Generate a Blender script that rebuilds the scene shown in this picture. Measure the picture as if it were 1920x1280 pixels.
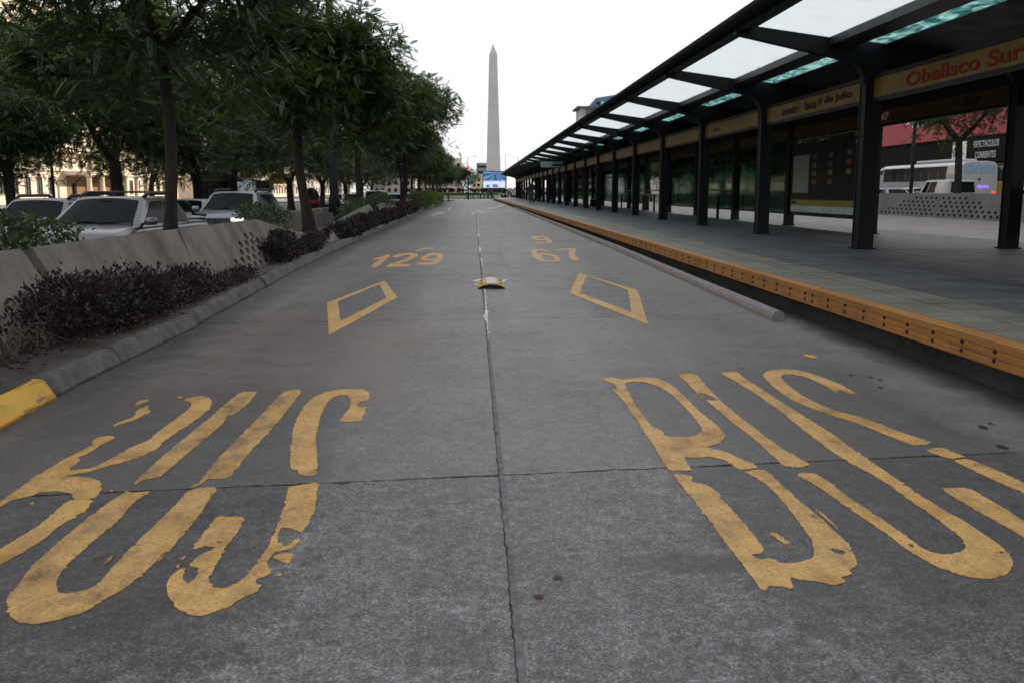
import bpy, bmesh, math, random
import numpy as np
from mathutils import Vector, Matrix
from mathutils.geometry import tessellate_polygon
random.seed(7); rng = np.random.default_rng(7)
S = bpy.context.scene; COL = S.collection
R = math.radians
for o in list(bpy.data.objects): bpy.data.objects.remove(o)

# ------------------------------------------------------------------ camera
CAM_H, FPX, VX, VY = 1.3, 1800.0, 888.0, 360.0
PITCH = math.atan((640-VY)/FPX); YAW = math.atan((960-VX)/FPX*math.cos(PITCH))
cd = bpy.data.cameras.new('camera'); cam = bpy.data.objects.new('camera', cd); COL.objects.link(cam)
cam.location = (0, 0, CAM_H); cam.rotation_euler = (math.pi/2-PITCH, 0, -YAW)
cd.sensor_width = 36; cd.lens = FPX/1920*36; cd.clip_start = .05; cd.clip_end = 6000
cd.dof.use_dof = True; cd.dof.focus_distance = 5.5; cd.dof.aperture_fstop = 6.0
S.camera = cam
# ------------------------------------------------------------------ sky, sun, exposure
SUN_EL, SUN_AZ = R(20), R(62)
W = bpy.data.worlds.new('World'); S.world = W; W.use_nodes = True
n = W.node_tree.nodes; L = W.node_tree.links; n.clear()
sky = n.new('ShaderNodeTexSky'); sky.sky_type = 'NISHITA'; sky.sun_disc = False
sky.sun_elevation = SUN_EL; sky.sun_rotation = SUN_AZ; sky.air_density = 1.0; sky.dust_density = 3.0; sky.ozone_density = 1.5
tc = n.new('ShaderNodeTexCoord'); nz = n.new('ShaderNodeTexNoise'); nz.inputs['Scale'].default_value = 1.6; nz.inputs['Detail'].default_value = 6
mr = n.new('ShaderNodeMapRange'); mr.inputs[1].default_value = .3; mr.inputs[2].default_value = .7; mr.inputs[3].default_value = .5; mr.inputs[4].default_value = .95
mx = n.new('ShaderNodeMix'); mx.data_type = 'RGBA'; mx.inputs[7].default_value = (11.0, 10.95, 11.15, 1)   # thin bright cloud veil
bg = n.new('ShaderNodeBackground'); bg.inputs[1].default_value = .1; ow = n.new('ShaderNodeOutputWorld')
L.new(tc.outputs['Generated'], nz.inputs['Vector']); L.new(nz.outputs[0], mr.inputs[0]); L.new(mr.outputs[0], mx.inputs[0])
L.new(sky.outputs[0], mx.inputs[6]); L.new(mx.outputs[2], bg.inputs[0]); L.new(bg.outputs[0], ow.inputs[0])
sd = bpy.data.lights.new('sun', 'SUN'); sd.energy = 4.8; sd.angle = R(.6); sd.color = (1, .86, .68)
sun = bpy.data.objects.new('sun', sd); COL.objects.link(sun)
sdir = Vector((math.sin(SUN_AZ)*math.cos(SUN_EL), math.cos(SUN_AZ)*math.cos(SUN_EL), math.sin(SUN_EL)))
sun.rotation_euler = (-sdir).to_track_quat('-Z', 'Y').to_euler(); sun.location = (60, 40, 60)
S.view_settings.view_transform = 'Standard'; S.view_settings.look = 'None'; S.view_settings.gamma = 1; S.view_settings.exposure = .22
try: S.view_settings.use_curve_mapping = False
except Exception: pass
S.render.engine = 'CYCLES'
S.cycles.max_bounces = 8; S.cycles.transparent_max_bounces = 24

# ------------------------------------------------------------------ ground points of the survey photo (pixel -> point on a level plane)
_cp, _sp, _cy, _sy = math.cos(PITCH), math.sin(PITCH), math.cos(YAW), math.sin(YAW)
def gz(x, y, z=0.0):
    a = (x-960)/FPX; b = -(y-640)/FPX
    d = (_sy*_cp + a*_cy + b*_sy*_sp, _cy*_cp - a*_sy + b*_cy*_sp, -_sp + b*_cp)
    t = (z-CAM_H)/d[2]; return (t*d[0], t*d[1])

# ------------------------------------------------------------------ helpers
def tag(o, label=None, cat=None, group=None, kind=None):
    if label: o['label'] = label
    if cat: o['category'] = cat
    if group: o['group'] = group
    if kind: o['kind'] = kind
    return o
def thing(name, label, cat, loc=(0, 0, 0), rz=0, group=None, scale=1):
    o = bpy.data.objects.new(name, None); COL.objects.link(o); o.location = loc; o.rotation_euler = (0, 0, rz)
    o.scale = (scale,)*3; o.empty_display_size = .2
    return tag(o, label, cat, group)
def link(name, me, parent=None, loc=None, rot=None, scale=None):
    o = bpy.data.objects.new(name, me); COL.objects.link(o); o.parent = parent
    if loc is not None: o.location = loc
    if rot is not None: o.rotation_euler = rot
    if scale is not None: o.scale = scale
    return o
def copy_tree(o, parent=None):
    c = o.copy(); COL.objects.link(c); c.parent = parent
    for ch in list(o.children): copy_tree(ch, c)
    return c
class MB:
    def __init__(s): s.v = []; s.f = []
    def add(s, vs, fs):
        b = len(s.v); s.v += [tuple(x) for x in vs]; s.f += [tuple(b+i for i in f) for f in fs]; return s
    def box(s, x0, x1, y0, y1, z0, z1, M=None):
        vs = [Vector((x, y, z)) for z in (z0, z1) for y in (y0, y1) for x in (x0, x1)]
        if M is not None: vs = [M @ v for v in vs]
        return s.add(vs, [(0, 2, 3, 1), (4, 5, 7, 6), (0, 1, 5, 4), (2, 6, 7, 3), (0, 4, 6, 2), (1, 3, 7, 5)])
    def hexa(s, b, t):   # 4 bottom corners, 4 top corners (same winding, counter-clockwise seen from above)
        return s.add(list(b)+list(t), [(3, 2, 1, 0), (4, 5, 6, 7), (0, 1, 5, 4), (1, 2, 6, 5), (2, 3, 7, 6), (3, 0, 4, 7)])
    def tube(s, pts, rad, n=8, cap=True):
        pts = [Vector(p) for p in pts]; rad = rad if hasattr(rad, '__len__') else [rad]*len(pts); rings = []
        up = None
        for i, p in enumerate(pts):
            t = (pts[min(i+1, len(pts)-1)]-pts[max(i-1, 0)]).normalized()
            if up is None: up = t.orthogonal().normalized()
            a = (up - t*up.dot(t)).normalized(); up = a; b = t.cross(a)
            rings.append([p+(a*math.cos(k*2*math.pi/n)+b*math.sin(k*2*math.pi/n))*rad[i] for k in range(n)])
        vs = [v for r_ in rings for v in r_]; fs = []
        for i in range(len(pts)-1):
            for k in range(n):
                k2 = (k+1) % n; fs.append((i*n+k, i*n+k2, (i+1)*n+k2, (i+1)*n+k))
        if cap: fs += [tuple(range(n-1, -1, -1)), tuple((len(pts)-1)*n+k for k in range(n))]
        return s.add(vs, fs)
    def lathe(s, prof, n=16, c=(0, 0, 0)):
        vs = []; fs = []; m = len(prof)
        for k in range(n):
            a = k*2*math.pi/n
            for (r_, z) in prof: vs.append((c[0]+r_*math.cos(a), c[1]+r_*math.sin(a), c[2]+z))
        for k in range(n):
            for i in range(m-1): fs.append((k*m+i, ((k+1) % n)*m+i, ((k+1) % n)*m+i+1, k*m+i+1))
        return s.add(vs, fs)
    def plate(s, outer, holes, O, U, V, th):   # polygon with holes, front face at O, pushed back by th along -(UxV)
        O, U, V = Vector(O), Vector(U), Vector(V); N = U.cross(V).normalized(); loops = [outer]+list(holes)
        tri = tessellate_polygon([[Vector((x, y, 0)) for x, y in l] for l in loops])
        flat = [p for l in loops for p in l]
        fr = [O+U*x+V*y for x, y in flat]; bk = [p-N*th for p in fr]; m = len(flat); fs = []
        for t in tri:
            a, b, c = [flat[i] for i in t]
            if (b[0]-a[0])*(c[1]-a[1])-(b[1]-a[1])*(c[0]-a[0]) < 0: t = (t[0], t[2], t[1])
            fs.append(tuple(t)); fs.append((t[2]+m, t[1]+m, t[0]+m))
        i0 = 0
        for li, l in enumerate(loops):
            k = len(l); ar = sum(l[i][0]*l[(i+1) % k][1]-l[(i+1) % k][0]*l[i][1] for i in range(k))
            for i in range(k):
                a, b = i0+i, i0+(i+1) % k
                if (ar > 0) == (li == 0): fs.append((b, a, a+m, b+m))
                else: fs.append((a, b, b+m, a+m))
            i0 += k
        return s.add(fr+bk, fs)
    def mesh(s, name, mat, smooth=False):
        me = bpy.data.meshes.new(name); me.from_pydata(s.v, [], s.f); me.update()
        for m_ in (mat if isinstance(mat, (list, tuple)) else [mat]): me.materials.append(m_)
        if smooth: me.polygons.foreach_set('use_smooth', [True]*len(me.polygons))
        return me
    def build(s, name, mat, parent=None, smooth=False, bevel=0, seg=2, **k):
        o = link(name, s.mesh(name, mat, smooth), parent, **k)
        if bevel:
            b = o.modifiers.new('bevel', 'BEVEL'); b.width = bevel; b.segments = seg; b.limit_method = 'ANGLE'; b.angle_limit = R(35)
        return o
def box(name, mat, parent, x0, x1, y0, y1, z0, z1, bevel=0, **k): return MB().box(x0, x1, y0, y1, z0, z1).build(name, mat, parent, bevel=bevel, **k)
def np_mesh(name, V, F, mat, smooth=False):   # V (n,3), F (m,k)
    me = bpy.data.meshes.new(name); k = F.shape[1]
    me.vertices.add(len(V)); me.vertices.foreach_set('co', V.astype(np.float32).ravel())
    me.loops.add(F.size); me.loops.foreach_set('vertex_index', F.astype(np.int32).ravel())
    me.polygons.add(len(F)); me.polygons.foreach_set('loop_start', np.arange(0, F.size, k, dtype=np.int32))
    me.update(calc_edges=True); me.materials.append(mat)
    if smooth: me.polygons.foreach_set('use_smooth', [True]*len(F))
    return me
def text_mesh(name, txt, size, mat, align='LEFT', extrude=.003, bold=0.0, xs=1.0):
    c = bpy.data.curves.new(name, 'FONT'); c.body = txt; c.size = size; c.extrude = extrude; c.align_x = align; c.align_y = 'BOTTOM_BASELINE' if False else 'BOTTOM'
    c.offset = bold; c.resolution_u = 3
    o = bpy.data.objects.new(name, c); COL.objects.link(o)
    dg = bpy.context.evaluated_depsgraph_get(); me = bpy.data.meshes.new_from_object(o.evaluated_get(dg)); bpy.data.objects.remove(o); bpy.data.curves.remove(c)
    if xs != 1: me.transform(Matrix.Diagonal((xs, 1, 1, 1)))
    me.materials.clear(); me.materials.append(mat); me.name = name
    return me
FACE_ROAD = Matrix(((0, 0, -1), (-1, 0, 0), (0, 1, 0))).to_euler()   # lettering that faces -X and reads towards -Y
FACE_CAM = (math.pi/2, 0, 0)

# ------------------------------------------------------------------ materials
class NT:
    def __init__(s, name):
        s.m = bpy.data.materials.new(name); s.m.use_nodes = True; s.t = s.m.node_tree; s.n = s.t.nodes; s.l = s.t.links
        s.b = s.n['Principled BSDF']; s.out = s.n['Material Output']; s.tc = s.n.new('ShaderNodeTexCoord'); s.geo = None
    def pos(s):
        if not s.geo: s.geo = s.n.new('ShaderNodeNewGeometry')
        return s.geo.outputs['Position']
    def noise(s, scale, detail=4, rough=.55, vec=None, sc=None, dist=0):
        t = s.n.new('ShaderNodeTexNoise'); t.inputs['Scale'].default_value = scale; t.inputs['Detail'].default_value = detail
        t.inputs['Roughness'].default_value = rough; t.inputs['Distortion'].default_value = dist
        v = vec if vec is not None else s.tc.outputs['Object']
        if sc:
            mp = s.n.new('ShaderNodeMapping'); mp.inputs['Scale'].default_value = sc; s.l.new(v, mp.inputs[0]); v = mp.outputs[0]
        s.l.new(v, t.inputs['Vector']); return t.outputs[0]
    def voro(s, scale, vec=None, feat='F1', out=0):
        t = s.n.new('ShaderNodeTexVoronoi'); t.feature = feat; t.inputs['Scale'].default_value = scale
        s.l.new(vec if vec is not None else s.tc.outputs['Object'], t.inputs['Vector']); return t.outputs[out]
    def rng(s, v, a, b, c=0., d=1., smooth=False):
        t = s.n.new('ShaderNodeMapRange'); t.interpolation_type = 'SMOOTHSTEP' if smooth else 'LINEAR'
        s.l.new(v, t.inputs[0])
        for i, x in enumerate((a, b, c, d)): t.inputs[i+1].default_value = x
        return t.outputs[0]
    def math(s, op, a, b=None):
        t = s.n.new('ShaderNodeMath'); t.operation = op
        for i, x in enumerate((a, b)):
            if x is None: continue
            if isinstance(x, (int, float)): t.inputs[i].default_value = x
            else: s.l.new(x, t.inputs[i])
        return t.outputs[0]
    def mix(s, f, a, b, blend='MIX'):
        t = s.n.new('ShaderNodeMix'); t.data_type = 'RGBA'; t.blend_type = blend; t.clamp_result = False
        for i, x in ((0, f), (6, a), (7, b)):
            if isinstance(x, (int, float)): t.inputs[i].default_value = x
            elif isinstance(x, tuple): t.inputs[i].default_value = (*x[:3], 1)
            else: s.l.new(x, t.inputs[i])
        return t.outputs[2]
    def sep(s, v):
        t = s.n.new('ShaderNodeSeparateXYZ'); s.l.new(v, t.inputs[0]); return t.outputs
    def col(s, c):
        if isinstance(c, tuple): s.b.inputs['Base Color'].default_value = (*c[:3], 1)
        else: s.l.new(c, s.b.inputs['Base Color'])
    def rough(s, r_):
        if isinstance(r_, (int, float)): s.b.inputs['Roughness'].default_value = r_
        else: s.l.new(r_, s.b.inputs['Roughness'])
    def bump(s, h, strength=.3, dist=.01):
        t = s.n.new('ShaderNodeBump'); t.inputs['Strength'].default_value = strength; t.inputs['Distance'].default_value = dist
        s.l.new(h, t.inputs['Height']); s.l.new(t.outputs[0], s.b.inputs['Normal'])
    def rand(s):
        t = s.n.new('ShaderNodeObjectInfo'); return t.outputs['Random']
def sc3(c, k): return tuple(min(1, x*k) for x in c)
def simple(name, c, rough=.6, metal=0, var=.25, scale=6, bump=0, spec=.5, coat=0):
    m = NT(name); nn = m.noise(scale, 5, .6)
    m.col(m.mix(m.rng(nn, .3, .7), sc3(c, 1-var), sc3(c, 1+var))); m.rough(m.rng(nn, .3, .7, max(0, rough-.08), min(1, rough+.08)))
    m.b.inputs['Metallic'].default_value = metal; m.b.inputs['Specular IOR Level'].default_value = spec
    if coat: m.b.inputs['Coat Weight'].default_value = coat; m.b.inputs['Coat Roughness'].default_value = .06
    if bump: m.bump(m.noise(scale*8, 4), bump, .01)
    return m.m
def emis(name, c, k):
    m = NT(name); m.col((0, 0, 0)); m.b.inputs['Emission Color'].default_value = (*c, 1); m.b.inputs['Emission Strength'].default_value = k; return m.m
def glass(name, tint, refl=.12, rough=.05):
    m = NT(name); m.n.remove(m.b); t = m.n.new('ShaderNodeBsdfTransparent'); t.inputs[0].default_value = (*tint, 1)
    g = m.n.new('ShaderNodeBsdfGlossy'); g.inputs[0].default_value = (.9, .95, .93, 1); g.inputs['Roughness'].default_value = rough
    fr = m.n.new('ShaderNodeFresnel'); fr.inputs[0].default_value = 1.5; mx_ = m.n.new('ShaderNodeMixShader')
    f = m.math('ADD', m.rng(fr.outputs[0], 0, 1, 0, .3), refl*.15)
    m.l.new(f, mx_.inputs[0]); m.l.new(t.outputs[0], mx_.inputs[1]); m.l.new(g.outputs[0], mx_.inputs[2]); m.l.new(mx_.outputs[0], m.out.inputs[0]); return m.m

def road_mat(name, c_lo, c_hi, agg, warm, pat=.5, gsc=80, gam=.3):
    m = NT(name); P = m.pos(); xyz = m.sep(P)
    big = m.noise(.45, 5, .6, P); mid = m.noise(3.2, 6, .65, P); fine = m.noise(55, 3, .6, P); streak = m.noise(1.0, 5, .6, P, sc=(2.6, .22, 1))
    ag = m.voro(250, P, 'F1', 1)
    base = m.mix(m.rng(mid, .32, .7), c_lo, c_hi)
    base = m.mix(m.math('MULTIPLY', m.rng(big, .4, .68), pat), base, sc3(c_lo, .72))
    base = m.mix(m.math('MULTIPLY', m.rng(streak, .45, .75), .35), base, sc3(c_hi, 1.15))
    base = m.mix(m.math('MULTIPLY', m.rng(m.noise(.8, 3, .5, P), .52, .72), .35), base, warm)
    agc = m.sep(ag)[0]
    base = m.mix(m.math('MULTIPLY', m.rng(agc, .74, .97), agg), base, (.30, .29, .29))
    base = m.mix(m.math('MULTIPLY', m.rng(agc, .22, .05), agg*1.1), base, (.018, .018, .02))
    blot = m.noise(10, 6, .72, P, sc=(1.25, .8, 1))                                     # dark grime caught in the rough surface
    base = m.mix(m.math('MULTIPLY', m.rng(blot, .52, .64), agg), base, sc3(c_lo, .5))
    base = m.mix(m.math('MULTIPLY', m.rng(m.noise(5.5, 6, .7, P), .53, .68), min(.6, agg*1.2)), base, sc3(c_hi, 1.45))
    gr = m.noise(gsc, 4, .8, P); base = m.mix(1.0, base, m.mix(m.rng(gr, .40, .60), (1-gam,)*3, (1+gam,)*3), 'MULTIPLY'); g2 = m.noise(gsc*.27, 5, .7, P); base = m.mix(1.0, base, m.mix(m.rng(g2, .40, .60), (1-gam*.45,)*3, (1+gam*.45,)*3), 'MULTIPLY')
    nb = m.rng(m.noise(2.4, 5, .65, P), 0, 1, -.3, .3)              # black-out coat left round the painted words
    def boxm(x0, x1, y0, y1):
        xx = m.math('ADD', xyz[0], nb); yy = m.math('ADD', xyz[1], m.math('MULTIPLY', nb, 1.6))
        return m.math('MULTIPLY', m.math('MULTIPLY', m.rng(xx, x0-.1, x0+.1), m.rng(xx, x1+.1, x1-.1)), m.math('MULTIPLY', m.rng(yy, y0-.25, y0+.2), m.rng(yy, y1+.3, y1-.2)))
    bk_ = m.math('MAXIMUM', m.math('MAXIMUM', boxm(-2.4, -.72, 2.6, 6.3), boxm(.95, 2.75, 2.75, 6.9)), m.math('MAXIMUM', boxm(-1.75, -.75, 9.4, 14.5), boxm(1.3, 2.1, 10, 15)))
    base = m.mix(m.math('MULTIPLY', bk_, .5), base, sc3(c_lo, .5))
    base = m.mix(m.math('MULTIPLY', boxm(-2.3, -.5, 5.8, 10.5), .38), base, (.125, .088, .068))
    wt = m.math('ABSOLUTE', m.math('SUBTRACT', m.math('ABSOLUTE', m.math('SUBTRACT', xyz[0], .25)), 1.75)); wt = m.math('ADD', wt, m.rng(m.noise(.9, 4, .6, P, sc=(1, .25, 1)), 0, 1, -.35, .35))
    base = m.mix(m.math('MULTIPLY', m.rng(wt, .75, .2), .3), base, sc3(c_lo, .62))      # oil-darkened middle of each lane
    # dirt gathered along the left kerb and by the platform foot
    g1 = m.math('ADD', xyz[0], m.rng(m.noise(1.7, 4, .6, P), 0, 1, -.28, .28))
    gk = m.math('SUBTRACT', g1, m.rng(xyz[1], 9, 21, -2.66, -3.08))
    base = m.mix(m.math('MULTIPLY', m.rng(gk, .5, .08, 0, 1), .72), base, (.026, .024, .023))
    base = m.mix(m.math('MULTIPLY', m.rng(g1, 2.6, 2.95, 0, 1), .28), base, (.2, .2, .205))
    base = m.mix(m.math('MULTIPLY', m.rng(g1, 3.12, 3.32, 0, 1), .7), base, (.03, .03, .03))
    # oil stain
    dx = m.math('MULTIPLY', m.math('SUBTRACT', xyz[0], .78), 3.2); dy = m.math('MULTIPLY', m.math('SUBTRACT', xyz[1], 3.22), 9)
    d = m.math('ADD', m.math('ADD', m.math('MULTIPLY', dx, dx), m.math('MULTIPLY', dy, dy)), m.rng(m.noise(9, 4, .6, P), .2, .8, -.8, .8))
    base = m.mix(m.math('MULTIPLY', m.rng(d, .95, .3), .6), base, (.03, .029, .025))
    # tyre scuff that wanders near the seam, and patches of rubber
    ty = m.math('ABSOLUTE', m.math('SUBTRACT', xyz[0], m.math('ADD', m.rng(xyz[1], 14, 50, .62, 1.15), m.math('MULTIPLY', m.math('SINE', m.math('MULTIPLY', xyz[1], .22)), .16))))
    ty = m.math('MULTIPLY', m.rng(ty, .09, .03), m.math('MULTIPLY', m.rng(xyz[1], 13.6, 17), m.rng(m.noise(2, 3, .6, P), .35, .6)))
    base = m.mix(m.math('MULTIPLY', ty, .5), base, (.03, .03, .032))
    fq = m.noise(4.2, 6, .62, P); crk = m.rng(m.math('ABSOLUTE', m.math('SUBTRACT', fq, .5)), .0035, 0)
    crk = m.math('MULTIPLY', crk, m.rng(m.noise(.7, 2, .5, P), .5, .62)); base = m.mix(m.math('MULTIPLY', crk, .45), base, (.015, .015, .015))
    m.col(base); m.rough(m.rng(mid, .3, .7, .42, .64)); m.b.inputs['Specular IOR Level'].default_value = .5
    m.bump(m.math('ADD', m.math('MULTIPLY', fine, .5), m.math('MULTIPLY', agc, agg)), .35, .006)
    return m.m
M = {}
M['slab_near'] = road_mat('worn_aggregate_concrete', (.046, .045, .047), (.165, .162, .164), .55, (.125, .108, .092), .5, 95, .7)
M['slab'] = road_mat('smooth_concrete', (.090, .084, .082), (.190, .180, .174), .22, (.17, .122, .094), .75, 60, .38)
M['road_base'] = simple('joint_bottom', (.018, .018, .019), .9)
m = NT('joint_mortar'); m.col(m.mix(m.rng(m.noise(20, 4), .35, .65), (.085, .085, .088), (.165, .163, .165))); m.rough(.85); M['filler'] = m.m
def paint_mat(name, c1, c2, dirt, chip=.3, thin_k=.75):
    m = NT(name); P = m.pos(); a = m.noise(2.2, 5, .6, P); b = m.noise(48, 3, .7, P); g = m.noise(7, 6, .7, P, sc=(1, .5, 1))
    c = m.mix(m.rng(a, .35, .65), c1, c2); c = m.mix(m.math('MULTIPLY', m.rng(g, .46, .76), min(1, dirt*1.25)), c, (.075, .062, .045))
    ag = m.sep(m.voro(150, P, 'F1', 1))[0]; c = m.mix(m.math('MULTIPLY', m.rng(ag, .8, 1), .28), c, sc3(c2, 1.3)); c = m.mix(m.math('MULTIPLY', m.rng(ag, .15, .0), .5), c, (.05, .045, .03))
    gr = m.noise(85, 4, .8, P); c = m.mix(1.0, c, m.mix(m.rng(gr, .4, .6), (.78, .78, .78), (1.17, 1.17, 1.17)), 'MULTIPLY'); m.col(c); m.rough(.6); m.bump(b, .3, .004)
    thin = m.math('MULTIPLY', m.rng(m.noise(2.6, 6, .7, P), .48, .66), m.rng(gr, .42, .62, 0, thin_k))
    worn = m.math('MAXIMUM', thin, m.math('MAXIMUM', m.rng(b, .245+.1*chip, .22+.1*chip), m.math('MULTIPLY', m.rng(m.noise(9, 8, .8, P), .385, .37), m.rng(m.noise(1.3, 3, .5, P), .56, .46))))
    tr = m.n.new('ShaderNodeBsdfTransparent'); ms = m.n.new('ShaderNodeMixShader'); m.l.new(worn, ms.inputs[0]); m.l.new(m.b.outputs[0], ms.inputs[1]); m.l.new(tr.outputs[0], ms.inputs[2]); m.l.new(ms.outputs[0], m.out.inputs[0])
    return m.m
M['yellow_paint'] = paint_mat('yellow_road_paint', (.52, .30, .082), (.60, .365, .115), .5)
M['yellow_paint_number'] = paint_mat('yellow_number_paint', (.50, .29, .085), (.58, .35, .115), .35, .2, .2)
M['yellow_paint_dirty'] = paint_mat('yellow_road_paint_dirty', (.45, .27, .08), (.56, .345, .115), .85, .6)
M['white_paint'] = paint_mat('white_road_paint', (.5, .5, .5), (.7, .7, .71), .5, 1.0)
def concrete(name, c, var=.3, stain=.5, sc=1.5):
    m = NT(name); P = m.pos(); a = m.noise(sc, 6, .62, P); b = m.noise(sc*.9, 5, .6, P, sc=(1, 1, .16)); f = m.noise(70, 3, .6, P)
    cc = m.mix(m.rng(a, .3, .7), sc3(c, 1-var), sc3(c, 1+var)); cc = m.mix(m.math('MULTIPLY', m.rng(b, .46, .66), stain), cc, sc3(c, .38)); cc = m.mix(m.math('MULTIPLY', m.rng(m.noise(sc*2.6, 6, .7, P), .54, .66), stain*.5), cc, sc3(c, 1.5))
    cc = m.mix(m.math('MULTIPLY', m.rng(f, .58, .72), .25), cc, sc3(c, .5)); m.col(cc); m.rough(.85); m.bump(m.math('ADD', f, m.math('MULTIPLY', a, 2)), .25, .006); return m.m
M['wall_concrete'] = concrete('weathered_wall_concrete', (.165, .151, .135), .34, .7)
M['kerb_concrete'] = concrete('kerb_concrete', (.088, .084, .08), .45, .8, 5)
M['strip_concrete'] = concrete('planting_strip_concrete', (.06, .054, .05), .4, .65, 2)
M['soil'] = concrete('soil', (.045, .036, .028), .4, .5, 3)
m = NT('yellow_kerb_paint'); P = m.pos(); k = m.noise(5, 7, .7, P, sc=(1, .35, 1.6)); m.col(m.mix(m.rng(k, .51, .6, 0, .85), m.mix(m.rng(m.noise(2, 4, .6, P), .3, .7), (.54, .28, .015), (.64, .36, .035)), (.10, .075, .04))); m.rough(.6); m.bump(k, .3, .01); M['kerb_yellow'] = m.m
m = NT('grimy_asphalt'); P = m.pos(); k = m.noise(.5, 6, .6, P); m.col(m.mix(m.rng(k, .3, .7), (.055, .055, .058), (.10, .10, .105))); m.rough(.75); m.bump(m.noise(60, 3, .6, P), .3, .01); M['asphalt'] = m.m
m = NT('pale_pavement'); P = m.pos(); k = m.noise(.7, 6, .6, P); m.col(m.mix(m.rng(k, .3, .7), (.17, .165, .16), (.26, .25, .24))); m.rough(.75); M['pavement'] = m.m
m = NT('fender_timber'); P = m.pos(); g = m.noise(9, 6, .65, P, sc=(4, .06, 9)); g2 = m.noise(1.2, 4, .6, P)
c = m.mix(m.rng(g, .3, .7), (.27, .112, .014), (.46, .215, .042)); c = m.mix(m.math('MULTIPLY', m.rng(g2, .45, .75), .55), c, (.14, .075, .025)); c = m.mix(m.math('MULTIPLY', m.rng(m.noise(3, 7, .75, P, sc=(3, .35, 5)), .55, .68), .65), c, (.045, .03, .018))
m.col(c); m.rough(.5); m.bump(g, .25, .004); M['timber'] = m.m
M['bolt'] = simple('dark_bolt', (.012, .011, .01), .5, .3)
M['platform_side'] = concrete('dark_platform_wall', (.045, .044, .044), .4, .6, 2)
def tile_mat(name, c1, c2, dots):
    m = NT(name); P = m.pos(); r_ = m.rand(); a = m.noise(1.6, 6, .65, P); f = m.noise(60, 3, .6, P)
    c = m.mix(m.rng(a, .3, .7), c1, c2); c = m.mix(m.rng(r_, 0, 1, 0, .7), c, sc3(c1, .55)); c = m.mix(m.math('MULTIPLY', m.rng(m.noise(.6, 4, .6, P), .5, .7), .4), c, sc3(c1, .4))
    xyz = m.sep(P); w = 2*math.pi/dots
    b = m.math('MULTIPLY', m.math('SINE', m.math('MULTIPLY', xyz[0], w)), m.math('SINE', m.math('MULTIPLY', xyz[1], w)))
    b = m.rng(b, .25, .7); c = m.mix(m.math('MULTIPLY', b, .22), c, sc3(c2, 1.35)); m.col(c); m.rough(m.rng(a, .3, .7, .38, .6)); m.bump(m.math('ADD', b, m.math('MULTIPLY', f, .2)), .6, .006); return m.m
M['tactile'] = tile_mat('tactile_tile', (.155, .15, .12), (.23, .222, .18), .08)
M['tile'] = tile_mat('platform_tile', (.07, .074, .082), (.135, .141, .152), .05)
m = NT('platform_paving_far'); P = m.pos(); br = m.n.new('ShaderNodeTexBrick'); br.offset = 0; br.inputs['Scale'].default_value = 1; br.inputs['Brick Width'].default_value = .4; br.inputs['Row Height'].default_value = .4; br.inputs['Mortar Size'].default_value = .004
br.inputs['Color1'].default_value = (.07, .074, .082, 1); br.inputs['Color2'].default_value = (.125, .13, .142, 1); br.inputs['Mortar'].default_value = (.025, .025, .027, 1); m.l.new(P, br.inputs['Vector'])
m.col(m.mix(m.math('MULTIPLY', m.rng(m.noise(.9, 5, .6, P), .4, .7), .45), br.outputs[0], (.032, .034, .038))); m.rough(.48); M['paving_far'] = m.m
M['black_metal'] = simple('black_painted_steel', (.0048, .006, .0082), .5, 0, .35, 3, 0, .18)
M['dark_metal'] = simple('dark_grey_steel', (.024, .026, .031), .45, .1, .25, 4, 0, .3)
M['grey_metal'] = simple('grey_steel', (.12, .125, .13), .4, .5)
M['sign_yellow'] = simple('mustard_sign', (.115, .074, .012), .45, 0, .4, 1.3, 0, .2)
M['sign_shade_brown'] = simple('shaded_sign', (.085, .046, .014), .5, 0, .3, 1.3, 0, .15)  # darker copy of the mustard, rear-row shade put into the colour; also brown lettering
M['text_dark'] = simple('dark_letters', (.012, .011, .01), .6, 0, .2, 6, 0, .1); M['text_red'] = simple('red_letters', (.14, .012, .009), .6, 0, .2, 6, 0, .1); M['text_white'] = simple('white_letters', (.75, .75, .75), .5)
M['sign_red'] = simple('red_plate', (.20, .014, .014), .5)
m = NT('opal_roof_glass'); m.n.remove(m.b); t1 = m.n.new('ShaderNodeBsdfTranslucent'); m.l.new(m.mix(m.rng(m.noise(2.5, 6, .7, m.pos(), sc=(1, .6, 1)), .55, .8, 0, .25), (.93, .965, .955), (.6, .61, .58)), t1.inputs[0]); t2 = m.n.new('ShaderNodeBsdfTransparent'); t2.inputs[0].default_value = (.92, .97, .955, 1)
ms = m.n.new('ShaderNodeMixShader'); m.l.new(m.rng(m.noise(1.1, 4, .6, m.pos(), sc=(1, .3, 1)), .3, .7, .08, .2), ms.inputs[0]); m.l.new(t1.outputs[0], ms.inputs[1]); m.l.new(t2.outputs[0], ms.inputs[2]); m.l.new(ms.outputs[0], m.out.inputs[0]); M['opal'] = m.m
m = NT('teal_ripple_glass'); m.n.remove(m.b); P = m.pos(); wv = m.noise(2.2, 2, .5, P, sc=(3.2, .9, 1), dist=1.6); tcol = m.mix(m.rng(wv, .36, .64), (.15, .33, .32), (.70, .92, .88)); t2 = m.n.new('ShaderNodeBsdfTransparent'); t1 = m.n.new('ShaderNodeBsdfTranslucent'); ms = m.n.new('ShaderNodeMixShader'); ms.inputs[0].default_value = .2; m.l.new(tcol, t2.inputs[0]); m.l.new(tcol, t1.inputs[0]); m.l.new(t1.outputs[0], ms.inputs[1]); m.l.new(t2.outputs[0], ms.inputs[2]); m.l.new(ms.outputs[0], m.out.inputs[0]); M['teal'] = m.m
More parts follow.
